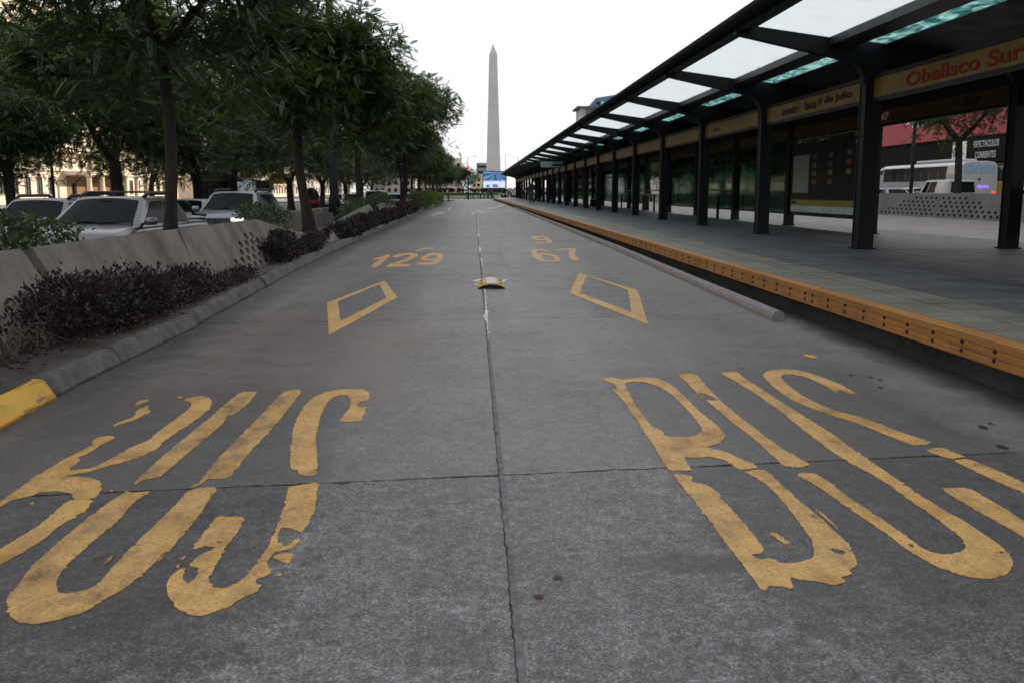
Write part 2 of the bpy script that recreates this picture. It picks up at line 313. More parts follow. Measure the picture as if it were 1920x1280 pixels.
M['wall_glass'] = glass('green_wall_glass', (.24, .36, .31), .12); M['car_glass'] = simple('car_glass', (.005, .009, .010), .04, 0, .3, 1.5, 0, .0, .22)
M['win_glass'] = simple('window_pane', (.022, .028, .034), .12, 0, .3, .3, 0, .04)
m = NT('bark'); k = m.noise(6, 6, .7, sc=(1, 1, .25)); m.col(m.mix(m.rng(k, .3, .7), (.008, .0065, .005), (.034, .026, .02))); m.rough(.9); m.bump(k, .9, .03); M['bark'] = m.m
def leaf_mat(name, c1, c2, tr=.3, rough=.38):
    m = NT(name); P = m.pos(); a = m.noise(1.1, 4, .6, P); w = m.noise(30, 2, .5, P)
    c = m.mix(m.rng(a, .3, .7), c1, c2); m.pos(); isl = m.geo.outputs['Random Per Island']; c = m.mix(m.math('MULTIPLY', m.rng(w, .45, .7), .4), c, sc3(c2, 1.35)); c = m.mix(m.rng(isl, 0, .6, .6, 0), c, sc3(c1, .45)); c = m.mix(m.rng(isl, .82, 1, 0, .55), c, sc3(c2, 2.1)); m.col(c); m.rough(rough)
    t = m.n.new('ShaderNodeBsdfTranslucent'); m.l.new(m.mix(.5, c, (.16, .24, .03)), t.inputs[0]); ms = m.n.new('ShaderNodeMixShader'); ms.inputs[0].default_value = tr
    m.l.new(m.b.outputs[0], ms.inputs[1]); m.l.new(t.outputs[0], ms.inputs[2]); m.l.new(ms.outputs[0], m.out.inputs[0]); return m.m
M['leaf_a'] = leaf_mat('tree_leaf_dark', (.016, .036, .012), (.032, .064, .020)); M['leaf_b'] = leaf_mat('tree_leaf_mid', (.024, .052, .012), (.048, .09, .022)); M['leaf_c'] = leaf_mat('tree_leaf_yellowish', (.036, .064, .013), (.07, .108, .024))
M['leaf_purple'] = leaf_mat('purple_leaf', (.010, .004, .011), (.028, .010, .027), .1, .55); M['leaf_hedge'] = leaf_mat('hedge_leaf', (.022, .045, .018), (.05, .085, .03), .2); M['grass'] = leaf_mat('grass', (.05, .10, .02), (.10, .17, .03), .3)
M['stem'] = simple('dry_stem', (.10, .072, .05), .9, 0, .4)
M['dead_leaf'] = simple('dead_leaf', (.09, .040, .022), .8, 0, .6, 3)
def car_paint(name, c, metal=.5, rough=.3):
    m = NT(name); nn = m.noise(2, 4); m.col(m.mix(m.rng(nn, .3, .7), sc3(c, .92), sc3(c, 1.05))); m.rough(rough); m.b.inputs['Metallic'].default_value = metal; m.b.inputs['Coat Weight'].default_value = .45; m.b.inputs['Coat Roughness'].default_value = .05; return m.m
M['p_silver'] = car_paint('silver_car_paint', (.15, .155, .168), .6); M['p_white'] = car_paint('white_car_paint', (.45, .46, .47), 0); M['p_black'] = car_paint('black_car_paint', (.015, .016, .018), .2); M['p_grey'] = car_paint('grey_car_paint', (.12, .125, .14), .6); M['p_red'] = car_paint('red_car_paint', (.30, .02, .02), .1); M['p_pale'] = car_paint('pale_blue_white_paint', (.24, .27, .32), .4)
M['rubber'] = simple('tyre_rubber', (.014, .014, .015), .8); M['trim'] = simple('black_trim', (.012, .012, .013), .5); M['rim'] = simple('alloy_rim', (.4, .4, .42), .3, .8)
M['lamp_on'] = emis('daytime_lamp', (1, .96, .86), 1.4); M['lamp_off'] = simple('clear_lamp', (.55, .57, .6), .15); M['tail'] = emis('tail_lamp', (1, .05, .03), 1.2); M['tail_off'] = simple('red_lens', (.25, .01, .01), .2)
M['chrome'] = simple('chrome', (.7, .7, .72), .15, 1, .05)

# ================================================================== GROUND AND ROADS
def sheet(name, mat, pts, kind='structure'):
    o = link(name, MB().add(pts, [tuple(range(len(pts)))]).mesh(name, mat)); tag(o, kind=kind); return o
sheet('ground', M['asphalt'], [(-2500, -600, -.5), (2500, -600, -.5), (2500, 4000, -.5), (-2500, 4000, -.5)])
sheet('left_carriageway', M['asphalt'], [(-30, -30, -.45), (-5.75, -30, -.45), (-5.75, 195, -.45), (-30, 195, -.45)])
sheet('left_pavement', M['pavement'], [(-60, -30, -.32), (-30.2, -30, -.32), (-30.2, 195, -.32), (-60, 195, -.32)])
sheet('right_carriageway', M['asphalt'], [(24.2, -30, .03), (41, -30, .03), (41, 195, .03), (24.2, 195, .03)])
sheet('right_pavement', M['pavement'], [(41, -30, .15), (59.9, -30, .15), (59.9, 195, .15), (41, 195, .15)])
sheet('right_bus_road', M['pavement'], [(10.45, -30, -.004), (23.6, -30, -.004), (23.6, 195, -.004), (10.45, 195, -.004)])
M['bright_pavement'] = concrete('bright_pavement', (.34, .33, .32), .15, .3, .6)
sheet('cross_street', M['bright_pavement'], [(-120, 195.2, -.33), (120, 195.2, -.33), (120, 222, -.33), (-120, 222, -.33)])
sheet('bus_road_ramp', M['slab'], [(-3.5, 116.4, -.004), (3.45, 116.4, -.004), (3.45, 196, -.325), (-3.5, 196, -.325)])
KP = [(-2.6, -4), (-2.63, 3), (-2.66, 5.35), (-2.69, 6.1), (-2.71, 7.2), (-2.7, 9.3), (-2.79, 11.9), (-2.96, 15.4), (-3.07, 20.8), (-3.18, 30.7), (-3.25, 46), (-3.45, 116)]
def kx(y): return float(np.interp(y, [p[1] for p in KP], [p[0] for p in KP]))
SEAM = .122
def jagged(a, b, step, amp, seed):
    a = np.array(a, float); b = np.array(b, float); k = max(2, int(np.linalg.norm(b-a)/step)); t = np.linspace(0, 1, k+1)
    d = (b-a)/np.linalg.norm(b-a); nn = np.array((-d[1], d[0])); r_ = np.random.default_rng(seed)
    j = r_.normal(0, amp, k+1)*r_.choice([.5, 1, 1.9], k+1, p=[.5, .38, .12]); j = .75*j+.25*np.roll(j, 1); j[0] = j[-1] = 0
    return (a+np.outer(t, b-a)+np.outer(j, nn))[:-1]
rb = MB().add([(-3.6, -5, -.035), (3.55, -5, -.035), (3.55, 116.6, -.035), (-3.6, 116.6, -.035)], [(0, 1, 2, 3)])
road = tag(rb.build('road', M['road_base']), kind='structure')
joints = [-3.0, 4.318, 9.88]; 
while joints[-1] < 111: joints.append(joints[-1]+5.32)
joints[-1] = 116.4
JS = .112   # the cross joints run slightly askew
def jy(j, x): return j + (x-SEAM)*(.112 if abs(j-4.318) < .1 else .09 if abs(j-9.88) < .1 else .06 if -2 < j < 110 else 0)
def slab(x0, x1, i, m_, seed):
    g = .010; j0, j1 = joints[i], joints[i+1]; near = j0 < 12; st = .03 if near else .3; am = .0065 if near else .004
    X0 = (lambda y: kx(y)-.04) if x0 is None else (lambda y: x0)
    c = [(X0(jy(j0, -2.6)), jy(j0, X0(j0))+g), (x1, jy(j0, x1)+g), (x1, jy(j1, x1)-g), (X0(j1), jy(j1, X0(j1))-g)]
    ring = list(jagged(c[0], c[1], st, am, seed))+list(jagged(c[1], c[2], st, .0018, seed+1))+list(jagged(c[2], c[3], st, am, seed+2))
    if x0 is None:
        ys = np.linspace(c[3][1], c[0][1], 8)[:-1]; ring += [np.array((kx(y)-.05, y)) for y in ys]
    else: ring += list(jagged(c[3], c[0], st, .0018, seed+3))
    dz = random.uniform(-.0012, .0004) if i > 1 else 0
    mb = MB().plate([(p[0], p[1]) for p in ring], [], (0, 0, dz), (1, 0, 0), (0, 1, 0), .03)
    mb.build('slab', m_, road)
for i in range(len(joints)-1):
    mm = M['slab_near'] if i == 0 else M['slab']
    slab(None, SEAM-.006, i, mm, 100+i*10); slab(SEAM+.006, 3.5, i, mm, 1000+i*10)
# mortar in the long seam, a ragged ribbon
ring = list(jagged((SEAM-.011, -3), (SEAM-.011, 40), .035, .0024, 5)); r2 = list(jagged((SEAM+.012, -3), (SEAM+.012, 40), .035, .0024, 6))
mb = MB(); k_ = min(len(ring), len(r2)); vs = []
for a, b in zip(ring[:k_], r2[:k_]): vs += [(a[0], a[1], .0022), (b[0], b[1], .0022)]
mb.add(vs, [(2*i, 2*i+1, 2*i+3, 2*i+2) for i in range(k_-1)]); mb.build('seam_mortar', M['filler'], road)
ring = list(jagged((SEAM-.012, -3), (SEAM-.012, 24), .02, .0035, 8)); mb = MB(); vs = []
for i, a in enumerate(ring): w_ = .0012+.0022*abs(math.sin(i*.37)*math.sin(i*.11+1)); vs += [(a[0]-w_, a[1], .0027), (a[0]+w_, a[1], .0027)]
mb.add(vs, [(2*i, 2*i+1, 2*i+3, 2*i+2) for i in range(len(ring)-1)]); mb.build('seam_crack', M['road_base'], road)
# ------------------------------------------------------------------ spots on the road
def blob(cx, cy, rx, ry, z, seed, k=18):
    r_ = np.random.default_rng(seed); rr = 1+.22*r_.normal(size=k); rr = .5*rr+.25*np.roll(rr, 1)+.25*np.roll(rr, -1)
    return [(cx+rx*rr[i]*math.cos(2*math.pi*i/k), cy+ry*rr[i]*math.sin(2*math.pi*i/k), z) for i in range(k)]
for i, (px, py, w) in enumerate([(1595, 703, 9), (1632, 707, 9), (1650, 712, 9), (1651, 726, 9), (1843, 801, 13), (1880, 838, 15), (1857, 794, 7), (1390, 690, 6)]):
    x, y = gz(px, py); mb = MB(); b = blob(x, y, w*.0016, w*.003, .0035, 40+i); mb.add(b, [tuple(range(len(b)))]); mb.build('tar_spot', M['bolt'], road)
for i, (px, py, w) in enumerate([(1520, 668, 15), (1281, 537, 11)]):
    x, y = gz(px, py); mb = MB(); b = blob(x, y, w*.0026, w*.0055, .0036, 60+i); mb.add(b, [tuple(range(len(b)))]); mb.build('paint_spot', M['kerb_yellow'], road)
for i, (px, py) in enumerate([(1045, 1083), (1010, 1119)]):   # flattened dead leaves
    x, y = gz(px, py); mb = MB(); b = blob(x, y, .017, .013, .005, 70+i, 12); mb.add(b, [tuple(range(len(b)))]); o = mb.build('flat_leaf', M['dead_leaf']); 
    tag(o, ['dry brown leaf lying right of the seam, the higher of two close together', 'dry brown leaf lying right of the seam, the lower of two close together', 'dry brown leaf at the bottom edge of the road view', 'tiny brown leaf beside the seam just below the cross joint'][i], 'leaf', 'dry leaves on the road')

# ================================================================== ROAD MARKINGS
def marking_poly(mb, px, org=(0, 0), sc=1.0, holes=(), z=.0034, step=.011, amp=.0042, seed=1, smooth=True):
    def cv(l, sd):
        g = [gz(org[0]+a/sc, org[1]+b/sc) for a, b in l]; out = []
        if smooth:                                   # round the survey corners a little (corner cutting), sharp ends stay short
            h = []
            for i in range(len(g)):
                a, b = g[i], g[(i+1) % len(g)]; h += [(a[0]*.85+b[0]*.15, a[1]*.85+b[1]*.15), (a[0]*.15+b[0]*.85, a[1]*.15+b[1]*.85)]
            g = h
        for i in range(len(g)): out += [tuple(p) for p in jagged(g[i], g[(i+1) % len(g)], step, amp, sd+i)]
        return out
    outer = cv(px, seed*50); hs = [cv(h, seed*50+700+i*90) for i, h in enumerate(holes)]
    mb.plate(outer, hs, (0, 0, z), (1, 0, 0), (0, 1, 0), .0025)
def marking(name, label, cat, parts, org, sc, mat, group=None, **k):
    c = gz(org[0]+parts[0][0][1][0][0]/sc, org[1]+parts[0][0][1][0][1]/sc) if False else (0, 0)
    t = thing(name, label, cat, (0, 0, 0), 0, group); s_ = 1
    for pname, polys, mm in parts:
        mb = MB()
        for pl in polys:
            holes = ()
            if isinstance(pl, dict): holes = pl['holes']; pl = pl['p']
            marking_poly(mb, pl, org, sc, holes, seed=s_+len(label)*7, **k); s_ += 1
        mb.build(pname, M[mm], t)
    return t
LO, LS = (0, 690), 2.56
B_L = [
 [(-330, 1062), (-480, 1066), (-560, 1020), (-520, 960), (-380, 850), (-220, 745), (0, 645), (60, 600), (120, 560), (180, 515), (250, 475), (320, 432), (390, 400), (440, 370), (440, 350), (480, 330), (540, 325), (545, 340), (500, 360), (440, 400), (370, 432), (390, 440), (350, 470), (330, 492), (385, 487), (420, 485), (480, 465), (560, 420), (640, 375), (720, 345), (745, 315), (840, 250), (880, 215), (918, 185), (920, 165), (880, 155), (920, 140), (970, 134), (1005, 142), (1018, 160), (1010, 190), (960, 235), (880, 290), (800, 340), (760, 385), (680, 425), (600, 450), (500, 475), (420, 500), (300, 520), (400, 524), (450, 530), (485, 550), (490, 580), (460, 622), (430, 628), (345, 628), (350, 604), (270, 590), (190, 596), (160, 612), (110, 622), (40, 640), (-20, 690), (-160, 780), (-330, 905), (-420, 975), (-380, 1000), (-260, 985), (-120, 935), (0, 872), (120, 800), (210, 740), (290, 665), (345, 632), (455, 632), (400, 690), (290, 755), (215, 820), (140, 868), (60, 915), (0, 945), (-150, 1020)],
 [(535, 285), (560, 265), (640, 235), (660, 200), (715, 178), (712, 195), (725, 212), (690, 225), (650, 248), (600, 262)],
 [(645, 183), (665, 160), (715, 150), (708, 162)], [(842, 138), (875, 136), (870, 147)], [(525, 590), (545, 585), (540, 595)], [(140, 650), (165, 645), (160, 655)]]
U_L = [
 [(1155, 115), (1240, 112), (1180, 180), (1135, 215), (1090, 230), (1085, 250), (1000, 330), (900, 410), (820, 480), (770, 525), (735, 530), (690, 535), (640, 565), (665, 530), (760, 440), (880, 340), (1000, 245), (1085, 170)],
 [(610, 588), (640, 600), (730, 590), (690, 615), (640, 650), (560, 740), (450, 830), (380, 895), (310, 955), (275, 1020), (266, 1050), (285, 1082), (340, 1082), (420, 1065), (470, 1040), (540, 960), (640, 850), (760, 740), (850, 650), (910, 585), (1000, 572), (1045, 580), (1010, 625), (960, 700), (900, 780), (830, 860), (750, 930), (690, 980), (600, 1060), (500, 1110), (430, 1160), (330, 1195), (230, 1218), (150, 1230), (90, 1222), (50, 1195), (35, 1150), (35, 1100), (80, 1050), (130, 980), (200, 910), (300, 820), (400, 740), (500, 660), (580, 610)],
 [(1370, 105), (1455, 102), (1400, 175), (1320, 275), (1240, 360), (1170, 440), (1105, 525), (1040, 535), (1010, 530), (960, 560), (905, 578), (960, 545), (1010, 480), (1080, 400), (1160, 320), (1240, 240), (1310, 165)],
 [(490, 950), (520, 915), (550, 895), (530, 925)], [(745, 930), (790, 885), (800, 880), (770, 925)]]
S_L = [
 [(1525, 512), (1520, 400), (1515, 330), (1530, 260), (1550, 200), (1580, 155), (1620, 132), (1665, 128), (1685, 150), (1680, 190), (1640, 240), (1630, 255), (1690, 258), (1735, 255), (1758, 200), (1755, 185), (1720, 190), (1715, 165), (1770, 155), (1775, 120), (1745, 102), (1660, 100), (1580, 110), (1510, 135), (1460, 185), (1430, 230), (1410, 290), (1400, 340), (1395, 420), (1392, 485), (1430, 488), (1435, 510), (1470, 520)],
 [(1385, 570), (1440, 562), (1530, 548), (1522, 620), (1510, 690), (1480, 750), (1450, 790), (1400, 770), (1350, 765), (1325, 830), (1370, 860), (1445, 815), (1430, 845), (1400, 868), (1310, 885), (1280, 950), (1305, 985), (1235, 1010), (1225, 1035), (1258, 1045), (1230, 1080), (1150, 1110), (1100, 1150), (1030, 1170), (970, 1190), (910, 1185), (850, 1155), (815, 1110), (800, 1060), (810, 1010), (850, 975), (890, 960), (875, 1000), (900, 1040), (945, 1000), (960, 960), (905, 950), (950, 905), (985, 885), (1040, 862), (985, 856), (920, 872), (960, 820), (1000, 765), (1040, 712), (1180, 715), (1140, 790), (1090, 850), (1060, 910), (1020, 980), (995, 1020), (1020, 1055), (1070, 1060), (1120, 1045), (1180, 1005), (1230, 940), (1275, 880), (1310, 810), (1335, 750), (1365, 660), (1380, 600)],
 [(1310, 905), (1350, 890), (1412, 890), (1390, 940), (1340, 925)], [(1330, 995), (1350, 985), (1345, 1000)], [(845, 955), (865, 935), (860, 960)], [(865, 920), (890, 900), (880, 920)]]
marking('bus_lettering', 'large worn yellow BUS lettering in the left lane, its B half worn away', 'road marking',
        [('letter', B_L, 'yellow_paint'), ('letter', U_L, 'yellow_paint_dirty'), ('letter', S_L, 'yellow_paint')], LO, LS, None, 'BUS words painted on the road')
RO, RS = (1100, 660), 2.3415
B_R = [
 [(62, 118), (110, 112), (165, 122), (200, 115), (240, 108), (300, 112), (350, 130), (400, 165), (450, 215), (500, 265), (550, 305), (590, 340), (607, 365), (600, 385), (570, 405), (530, 415), (470, 416), (530, 419), (600, 435), (660, 460), (710, 485), (750, 500), (740, 512), (665, 516), (610, 475), (540, 458), (470, 465), (430, 458), (440, 490), (465, 520), (370, 522), (350, 505), (300, 420), (240, 330), (180, 240), (130, 180), (100, 168), (135, 160), (120, 138), (65, 122)],
 [(372, 532), (470, 545), (455, 570), (530, 585), (580, 620), (610, 665), (680, 740), (740, 810), (780, 868), (765, 885), (720, 890), (760, 912), (800, 905), (850, 925), (900, 928), (950, 920), (995, 905), (1000, 870), (985, 820), (930, 745), (880, 680), (830, 620), (780, 575), (730, 545), (690, 528), (740, 517), (790, 520), (840, 570), (900, 620), (940, 660), (990, 700), (1060, 760), (1120, 815), (1160, 860), (1182, 905), (1185, 940), (1150, 960), (1165, 975), (1110, 990), (1140, 1010), (1080, 1025), (1000, 1005), (930, 1000), (890, 985), (910, 1040), (860, 1030), (800, 1025), (790, 1048), (760, 1040), (735, 1000), (690, 940), (640, 880), (590, 810), (530, 730), (470, 650), (420, 590)],
 [(800, 795), (830, 795), (860, 815), (895, 840), (870, 845), (835, 822)], [(1000, 680), (1060, 730), (1110, 785), (1050, 735)]]
B_R[0] = dict(p=B_R[0], holes=[[(170, 150), (165, 138), (205, 128), (250, 130), (300, 145), (350, 170), (375, 190), (440, 250), (470, 285), (500, 325), (505, 350), (480, 368), (430, 374), (350, 372), (330, 345), (290, 330), (240, 270), (210, 225)]])
B_R[1] = dict(p=B_R[1], holes=[[(1065, 865), (1090, 862), (1145, 880), (1130, 890), (1090, 885)]])
U_R = [
 dict(p=[(395, 95), (480, 94), (510, 130), (545, 170), (600, 225), (680, 290), (770, 360), (850, 420), (930, 465), (985, 495), (930, 507), (865, 502), (800, 440), (720, 370), (640, 310), (560, 240), (490, 185), (440, 135)], holes=[[(485, 175), (540, 190), (580, 212), (550, 214), (510, 205)]]),
 dict(p=[(915, 535), (1000, 530), (1060, 570), (1140, 630), (1230, 690), (1320, 750), (1400, 810), (1470, 860), (1530, 885), (1590, 890), (1640, 880), (1665, 860), (1655, 830), (1600, 780), (1520, 720), (1430, 660), (1330, 585), (1250, 535), (1160, 490), (1080, 440), (1000, 380), (930, 325), (850, 260), (760, 195), (680, 145), (620, 110), (588, 90), (660, 86), (700, 120), (780, 170), (870, 230), (950, 280), (1040, 335), (1120, 390), (1190, 445), (1260, 490), (1350, 550), (1450, 620), (1560, 690), (1670, 750), (1760, 810), (1830, 860), (1870, 910), (1865, 950), (1840, 980), (1790, 995), (1720, 995), (1620, 975), (1520, 935), (1420, 880), (1320, 800), (1200, 720), (1100, 650), (1000, 580)], holes=[[(1410, 842), (1432, 848), (1438, 862), (1418, 856)]])]
S_R = [
 [(770, 100), (800, 80), (850, 75), (920, 78), (990, 95), (1060, 120), (1120, 145), (1165, 170), (1190, 185), (1150, 182), (1110, 165), (1095, 180), (1060, 155), (1010, 130), (960, 108), (900, 97), (860, 98), (850, 110), (880, 140), (930, 180), (1000, 220), (1080, 255), (1200, 285), (1300, 320), (1400, 360), (1480, 385), (1515, 400), (1440, 412), (1370, 385), (1280, 350), (1180, 310), (1080, 280), (980, 245), (900, 210), (840, 170), (790, 125)],
 [(1480, 432), (1550, 418), (1610, 440), (1665, 460), (1590, 468)],
 [(1605, 475), (1680, 470), (1780, 510), (1920, 575), (2060, 650), (2190, 740), (2280, 830), (2300, 900), (2240, 950), (2130, 945), (2020, 890), (1920, 815), (1800, 745), (1680, 680), (1550, 598), (1675, 596), (1780, 655), (1900, 730), (2010, 800), (2100, 850), (2170, 860), (2180, 820), (2120, 750), (2010, 670), (1900, 610), (1780, 560), (1680, 510)]]
marking('bus_lettering', 'large bright yellow BUS lettering in the right lane beside the platform', 'road marking',
        [('letter', B_R, 'yellow_paint'), ('letter', U_R, 'yellow_paint'), ('letter', S_R, 'yellow_paint')], RO, RS, None, 'BUS words painted on the road')
DO, DS = (560, 400), 2.8235
marking('diamond_marking', 'yellow outlined diamond painted in the left lane', 'road marking', [('outline', [dict(p=[(150, 475), (455, 358), (523, 447), (160, 648)], holes=[[(208, 468), (428, 378), (465, 450), (222, 572)]])], 'yellow_paint_number')], DO, DS, None, 'diamonds painted on the road', step=.06, amp=.005, smooth=False)
marking('diamond_marking', 'yellow outlined diamond painted in the right lane', 'road marking', [('outline', [dict(p=[(1485, 317), (1795, 408), (1850, 590), (1433, 425)], holes=[[(1525, 333), (1745, 408), (1760, 525), (1488, 423)]])], 'yellow_paint_number')], DO, DS, None, 'diamonds painted on the road', step=.06, amp=.005, smooth=False)
marking('route_number_marking', 'yellow number 129 painted in the left lane', 'road marking', [
 ('digit', [[(375, 291), (415, 290), (490, 222), (470, 220), (388, 245), (392, 250), (432, 241)]], 'yellow_paint_number'),
 ('digit', [[(458, 287), (585, 283), (592, 272), (530, 270), (600, 245), (632, 228), (625, 215), (590, 210), (540, 213), (500, 228), (495, 236), (530, 235), (560, 222), (590, 222), (592, 230), (560, 245), (480, 272)]], 'yellow_paint_number'),
 ('digit', [dict(p=[(640, 240), (680, 218), (720, 210), (755, 212), (768, 222), (762, 240), (745, 265), (715, 275), (640, 275), (620, 268), (640, 262), (700, 262), (715, 251), (690, 253), (650, 252)], holes=[[(672, 240), (690, 228), (725, 222), (735, 228), (725, 240), (700, 244)]])], 'yellow_paint_number')], DO, DS, None, 'route numbers painted on the road', step=.1, amp=.01)
marking('worn_paint_stroke', 'curved yellow paint stroke left over above the number 129', 'road marking', [('stroke', [[(607, 203), (660, 185), (710, 182), (712, 190), (665, 192), (625, 204)]], 'yellow_paint_number')], DO, DS, None, step=.1, amp=.01)
NO, NS = (860, 380), 8.0
marking('route_number_marking', 'yellow number 67 painted in the right lane', 'road marking', [
 ('digit', [dict(p=[(1075, 735), (1110, 712), (1190, 703), (1290, 708), (1375, 735), (1340, 742), (1270, 728), (1200, 725), (1160, 735), (1165, 752), (1190, 770), (1250, 762), (1340, 765), (1430, 785), (1500, 815), (1532, 860), (1510, 885), (1430, 892), (1300, 890), (1210, 880), (1150, 845), (1110, 800)], holes=[[(1230, 790), (1290, 785), (1370, 800), (1430, 830), (1450, 860), (1420, 872), (1330, 870), (1270, 850), (1240, 815)]])], 'yellow_paint_number'),
 ('digit', [[(1425, 710), (1520, 698), (1650, 690), (1760, 692), (1765, 710), (1740, 760), (1770, 810), (1815, 865), (1800, 875), (1740, 878), (1690, 860), (1655, 810), (1650, 760), (1670, 715), (1600, 712), (1500, 722), (1440, 722)]], 'yellow_paint_number')], NO, NS, None, 'route numbers painted on the road', step=.1, amp=.01)
marking('route_number_marking', 'yellow number 9 painted in the right lane beyond the 67', 'road marking', [
 ('digit', [dict(p=[(1075, 515), (1110, 505), (1200, 502), (1290, 505), (1330, 520), (1370, 555), (1415, 590), (1415, 605), (1370, 610), (1250, 610), (1170, 605), (1145, 592), (1180, 587), (1300, 595), (1345, 590), (1310, 568), (1210, 572), (1140, 560), (1095, 535)], holes=[[(1165, 535), (1190, 520), (1240, 518), (1285, 525), (1300, 545), (1280, 552), (1210, 550)]])], 'yellow_paint_number')], NO, NS, None, 'route numbers painted on the road', step=.1, amp=.01)
# white scraps of the centre line along the seam
for i, (pl, lb) in enumerate([
  ([[(326, 835), (345, 838), (352, 880), (362, 910), (370, 950), (352, 952), (342, 900), (330, 870)]], 'ragged white line scrap on the seam just beyond the yellow hump'),
  ([[(303, 660), (318, 660), (330, 690), (343, 700), (330, 720), (330, 755), (310, 760), (312, 710)]], 'ragged white line scrap on the seam beside the two-digit number in the right lane'),
  ([[(290, 375), (304, 375), (302, 420), (306, 470), (312, 500), (304, 522), (286, 500), (294, 440)]], 'ragged white line scrap on the seam, farther than the painted numbers'),
  ([[(290, 180), (295, 180), (300, 350), (293, 350)]], 'thin faded white centre line on the seam in the distance')]):
    marking('lane_line', lb, 'lane line', [('stroke', pl, 'white_paint')], NO, NS, None, 'scraps of the white centre line', step=.15, amp=.01)
marking('lane_line', 'thin white line scrap running along the seam before the yellow hump', 'lane line', [('stroke', [[(983, 395), (988, 395), (996, 500), (1002, 560), (1007, 672), (1001, 672), (996, 580), (975, 545), (990, 535), (988, 480)]], 'white_paint')], DO, DS, None, 'scraps of the white centre line', step=.06, amp=.008)
marking('paint_splash', 'white paint splash at the left side of the yellow hump', 'paint splash', [('splash', [[(960, 388), (925, 392), (945, 382), (925, 376), (955, 370), (930, 362), (915, 358), (945, 352), (985, 345), (980, 360)]], 'white_paint')], DO, DS, None, step=.05, amp=.012)
marking('paint_splash', 'white paint splash at the right side of the yellow hump', 'paint splash', [('splash', [[(1080, 352), (1108, 355), (1085, 362), (1098, 368), (1078, 370)]], 'white_paint')], DO, DS, None, step=.05, amp=.008)
marking('stop_line', 'curved white line across the lanes far down the road', 'road marking', [('stroke', [[(185, 180), (205, 165), (255, 135), (300, 126), (345, 135), (385, 150), (380, 156), (335, 145), (290, 136), (255, 146), (215, 175), (200, 186)]], 'white_paint')], NO, NS, None, step=.3, amp=.02)
marking('stop_line', 'white line bending to the platform far down the road', 'road marking', [('stroke', [[(430, 88), (480, 84), (560, 72), (620, 50), (690, 25), (688, 38), (620, 60), (560, 80), (480, 93), (430, 97)]], 'white_paint')], NO, NS, None, step=.3, amp=.02)
for i in range(9):
    x0 = 400+i*46
    marking('yellow_dash', 'short yellow dash in the dotted line across the far right lane', 'road marking', [('stroke', [[(x0, 150-i*2.6), (x0+10, 136-i*2.6), (x0+36, 134-i*2.6), (x0+30, 149-i*2.6)]], 'yellow_paint')], NO, NS, None, 'dotted yellow line across the far right lane', step=.4, amp=.02)
marking('edge_line', 'faded broken white edge line along the far left kerb', 'road marking', [('stroke', [[(1240, 620), (1360, 585), (1440, 570), (1440, 578), (1365, 594), (1250, 630)], [(1480, 555), (1500, 510), (1515, 505), (1500, 555)]], 'white_paint')], (640, 320), 7.385, None, step=.3, amp=.02)
# ---- yellow hump in the lane centre
hx, hy = .235, 13.25
t = thing('lane_hump', 'small arched yellow and white hump plate standing on the seam', 'speed hump', (hx, hy, .004))
mb = MB(); K = 14; top = []; prof = []
for i in range(K+1):
    x = -.185+.37*i/K; zz = .062*math.cos(min(1, abs(x)/.185)*math.pi/2)**.8 if abs(x) < .185 else 0; prof.append((x, zz))
th = .02
for (x, z) in prof: mb.v += [(x, -.3, z+th), (x, .55, z+th), (x, -.3, z), (x, .55, z)]
for i in range(K):
    a, b = 4*i, 4*i+4; mb.f += [(a, b, b+1, a+1), (a+2, a+3, b+3, b+2), (a, a+2, b+2, b), (a+1, b+1, b+3, a+3)]
mb.f += [(0, 1, 3, 2), (4*K, 4*K+2, 4*K+3, 4*K+1)]
m = NT('hump_paint'); xs = m.sep(m.tc.outputs['Object'])[0]; nn = m.noise(14, 5, .7); xx = m.math('ADD', xs, m.rng(nn, 0, 1, -.05, .05))
w = m.math('MULTIPLY', m.rng(xx, -.075, -.06), m.rng(xx, .075, .055)); m.col(m.mix(w, m.mix(m.rng(nn, .4, .65), (.50, .28, .06), (.60, .42, .2)), (.62, .56, .5))); m.rough(.6)
mb.build('plate', m.m, t)
for sx in (-1, 1):
    for yy in (-.12, .3): MB().lathe([(.0, .014), (.016, .012), (.02, 0)], 8, (sx*.13, yy, .062*math.cos(.13/.185*math.pi/2)**.8+.02)).build('bolt', M['bolt'], t)

# ================================================================== LEFT KERB, STRIP, WALLS
kerb = thing('kerb', None, None); tag(kerb, kind='structure')
def kerb_stone(y0, y1, mat, w=.125, hgt=.125, out=0, name='kerb_stone'):
    k = max(6, int((y1-y0)*(9 if y0 < 14 else 2))); ys = np.linspace(y0+.006, y1-.006, k+1); mb = MB(); prof = [(0, -.03), (.012, .02), (-.035, hgt-.03), (-.06, hgt), (-w, hgt+.004), (-w, -.03)]
    for y in ys:
        for (dx, z) in prof: mb.v.append((kx(y)+dx+out+random.uniform(-.004, .004), y, z+random.uniform(-.003, .003)))
    m_ = len(prof)
    for i in range(k):
        for j in range(m_-1): mb.f.append((i*m_+j, (i+1)*m_+j, (i+1)*m_+j+1, i*m_+j+1)[::-1])
    mb.f += [tuple(range(m_)), tuple(k*m_+j for j in range(m_-1, -1, -1))]
    mb.build(name, mat, kerb, bevel=.006)
kerb_stone(-4, 3.2, M['kerb_yellow'], out=.02); kerb_stone(3.2, 6.08, M['kerb_yellow'], out=.02)
y = 6.09
for y1 in [7.35, 9.38]: kerb_stone(y, y1, M['kerb_concrete']); y = y1
y = 9.42
while y < 115: kerb_stone(y, min(115.5, y+3.9), M['kerb_concrete'], out=-.03 if y < 12 else 0); y += 3.9
mb = MB(); ys = np.linspace(-4, 116, 60)
for y in ys: mb.v += [(kx(y)-.12, y, .112), (-5.8, y, .12)]
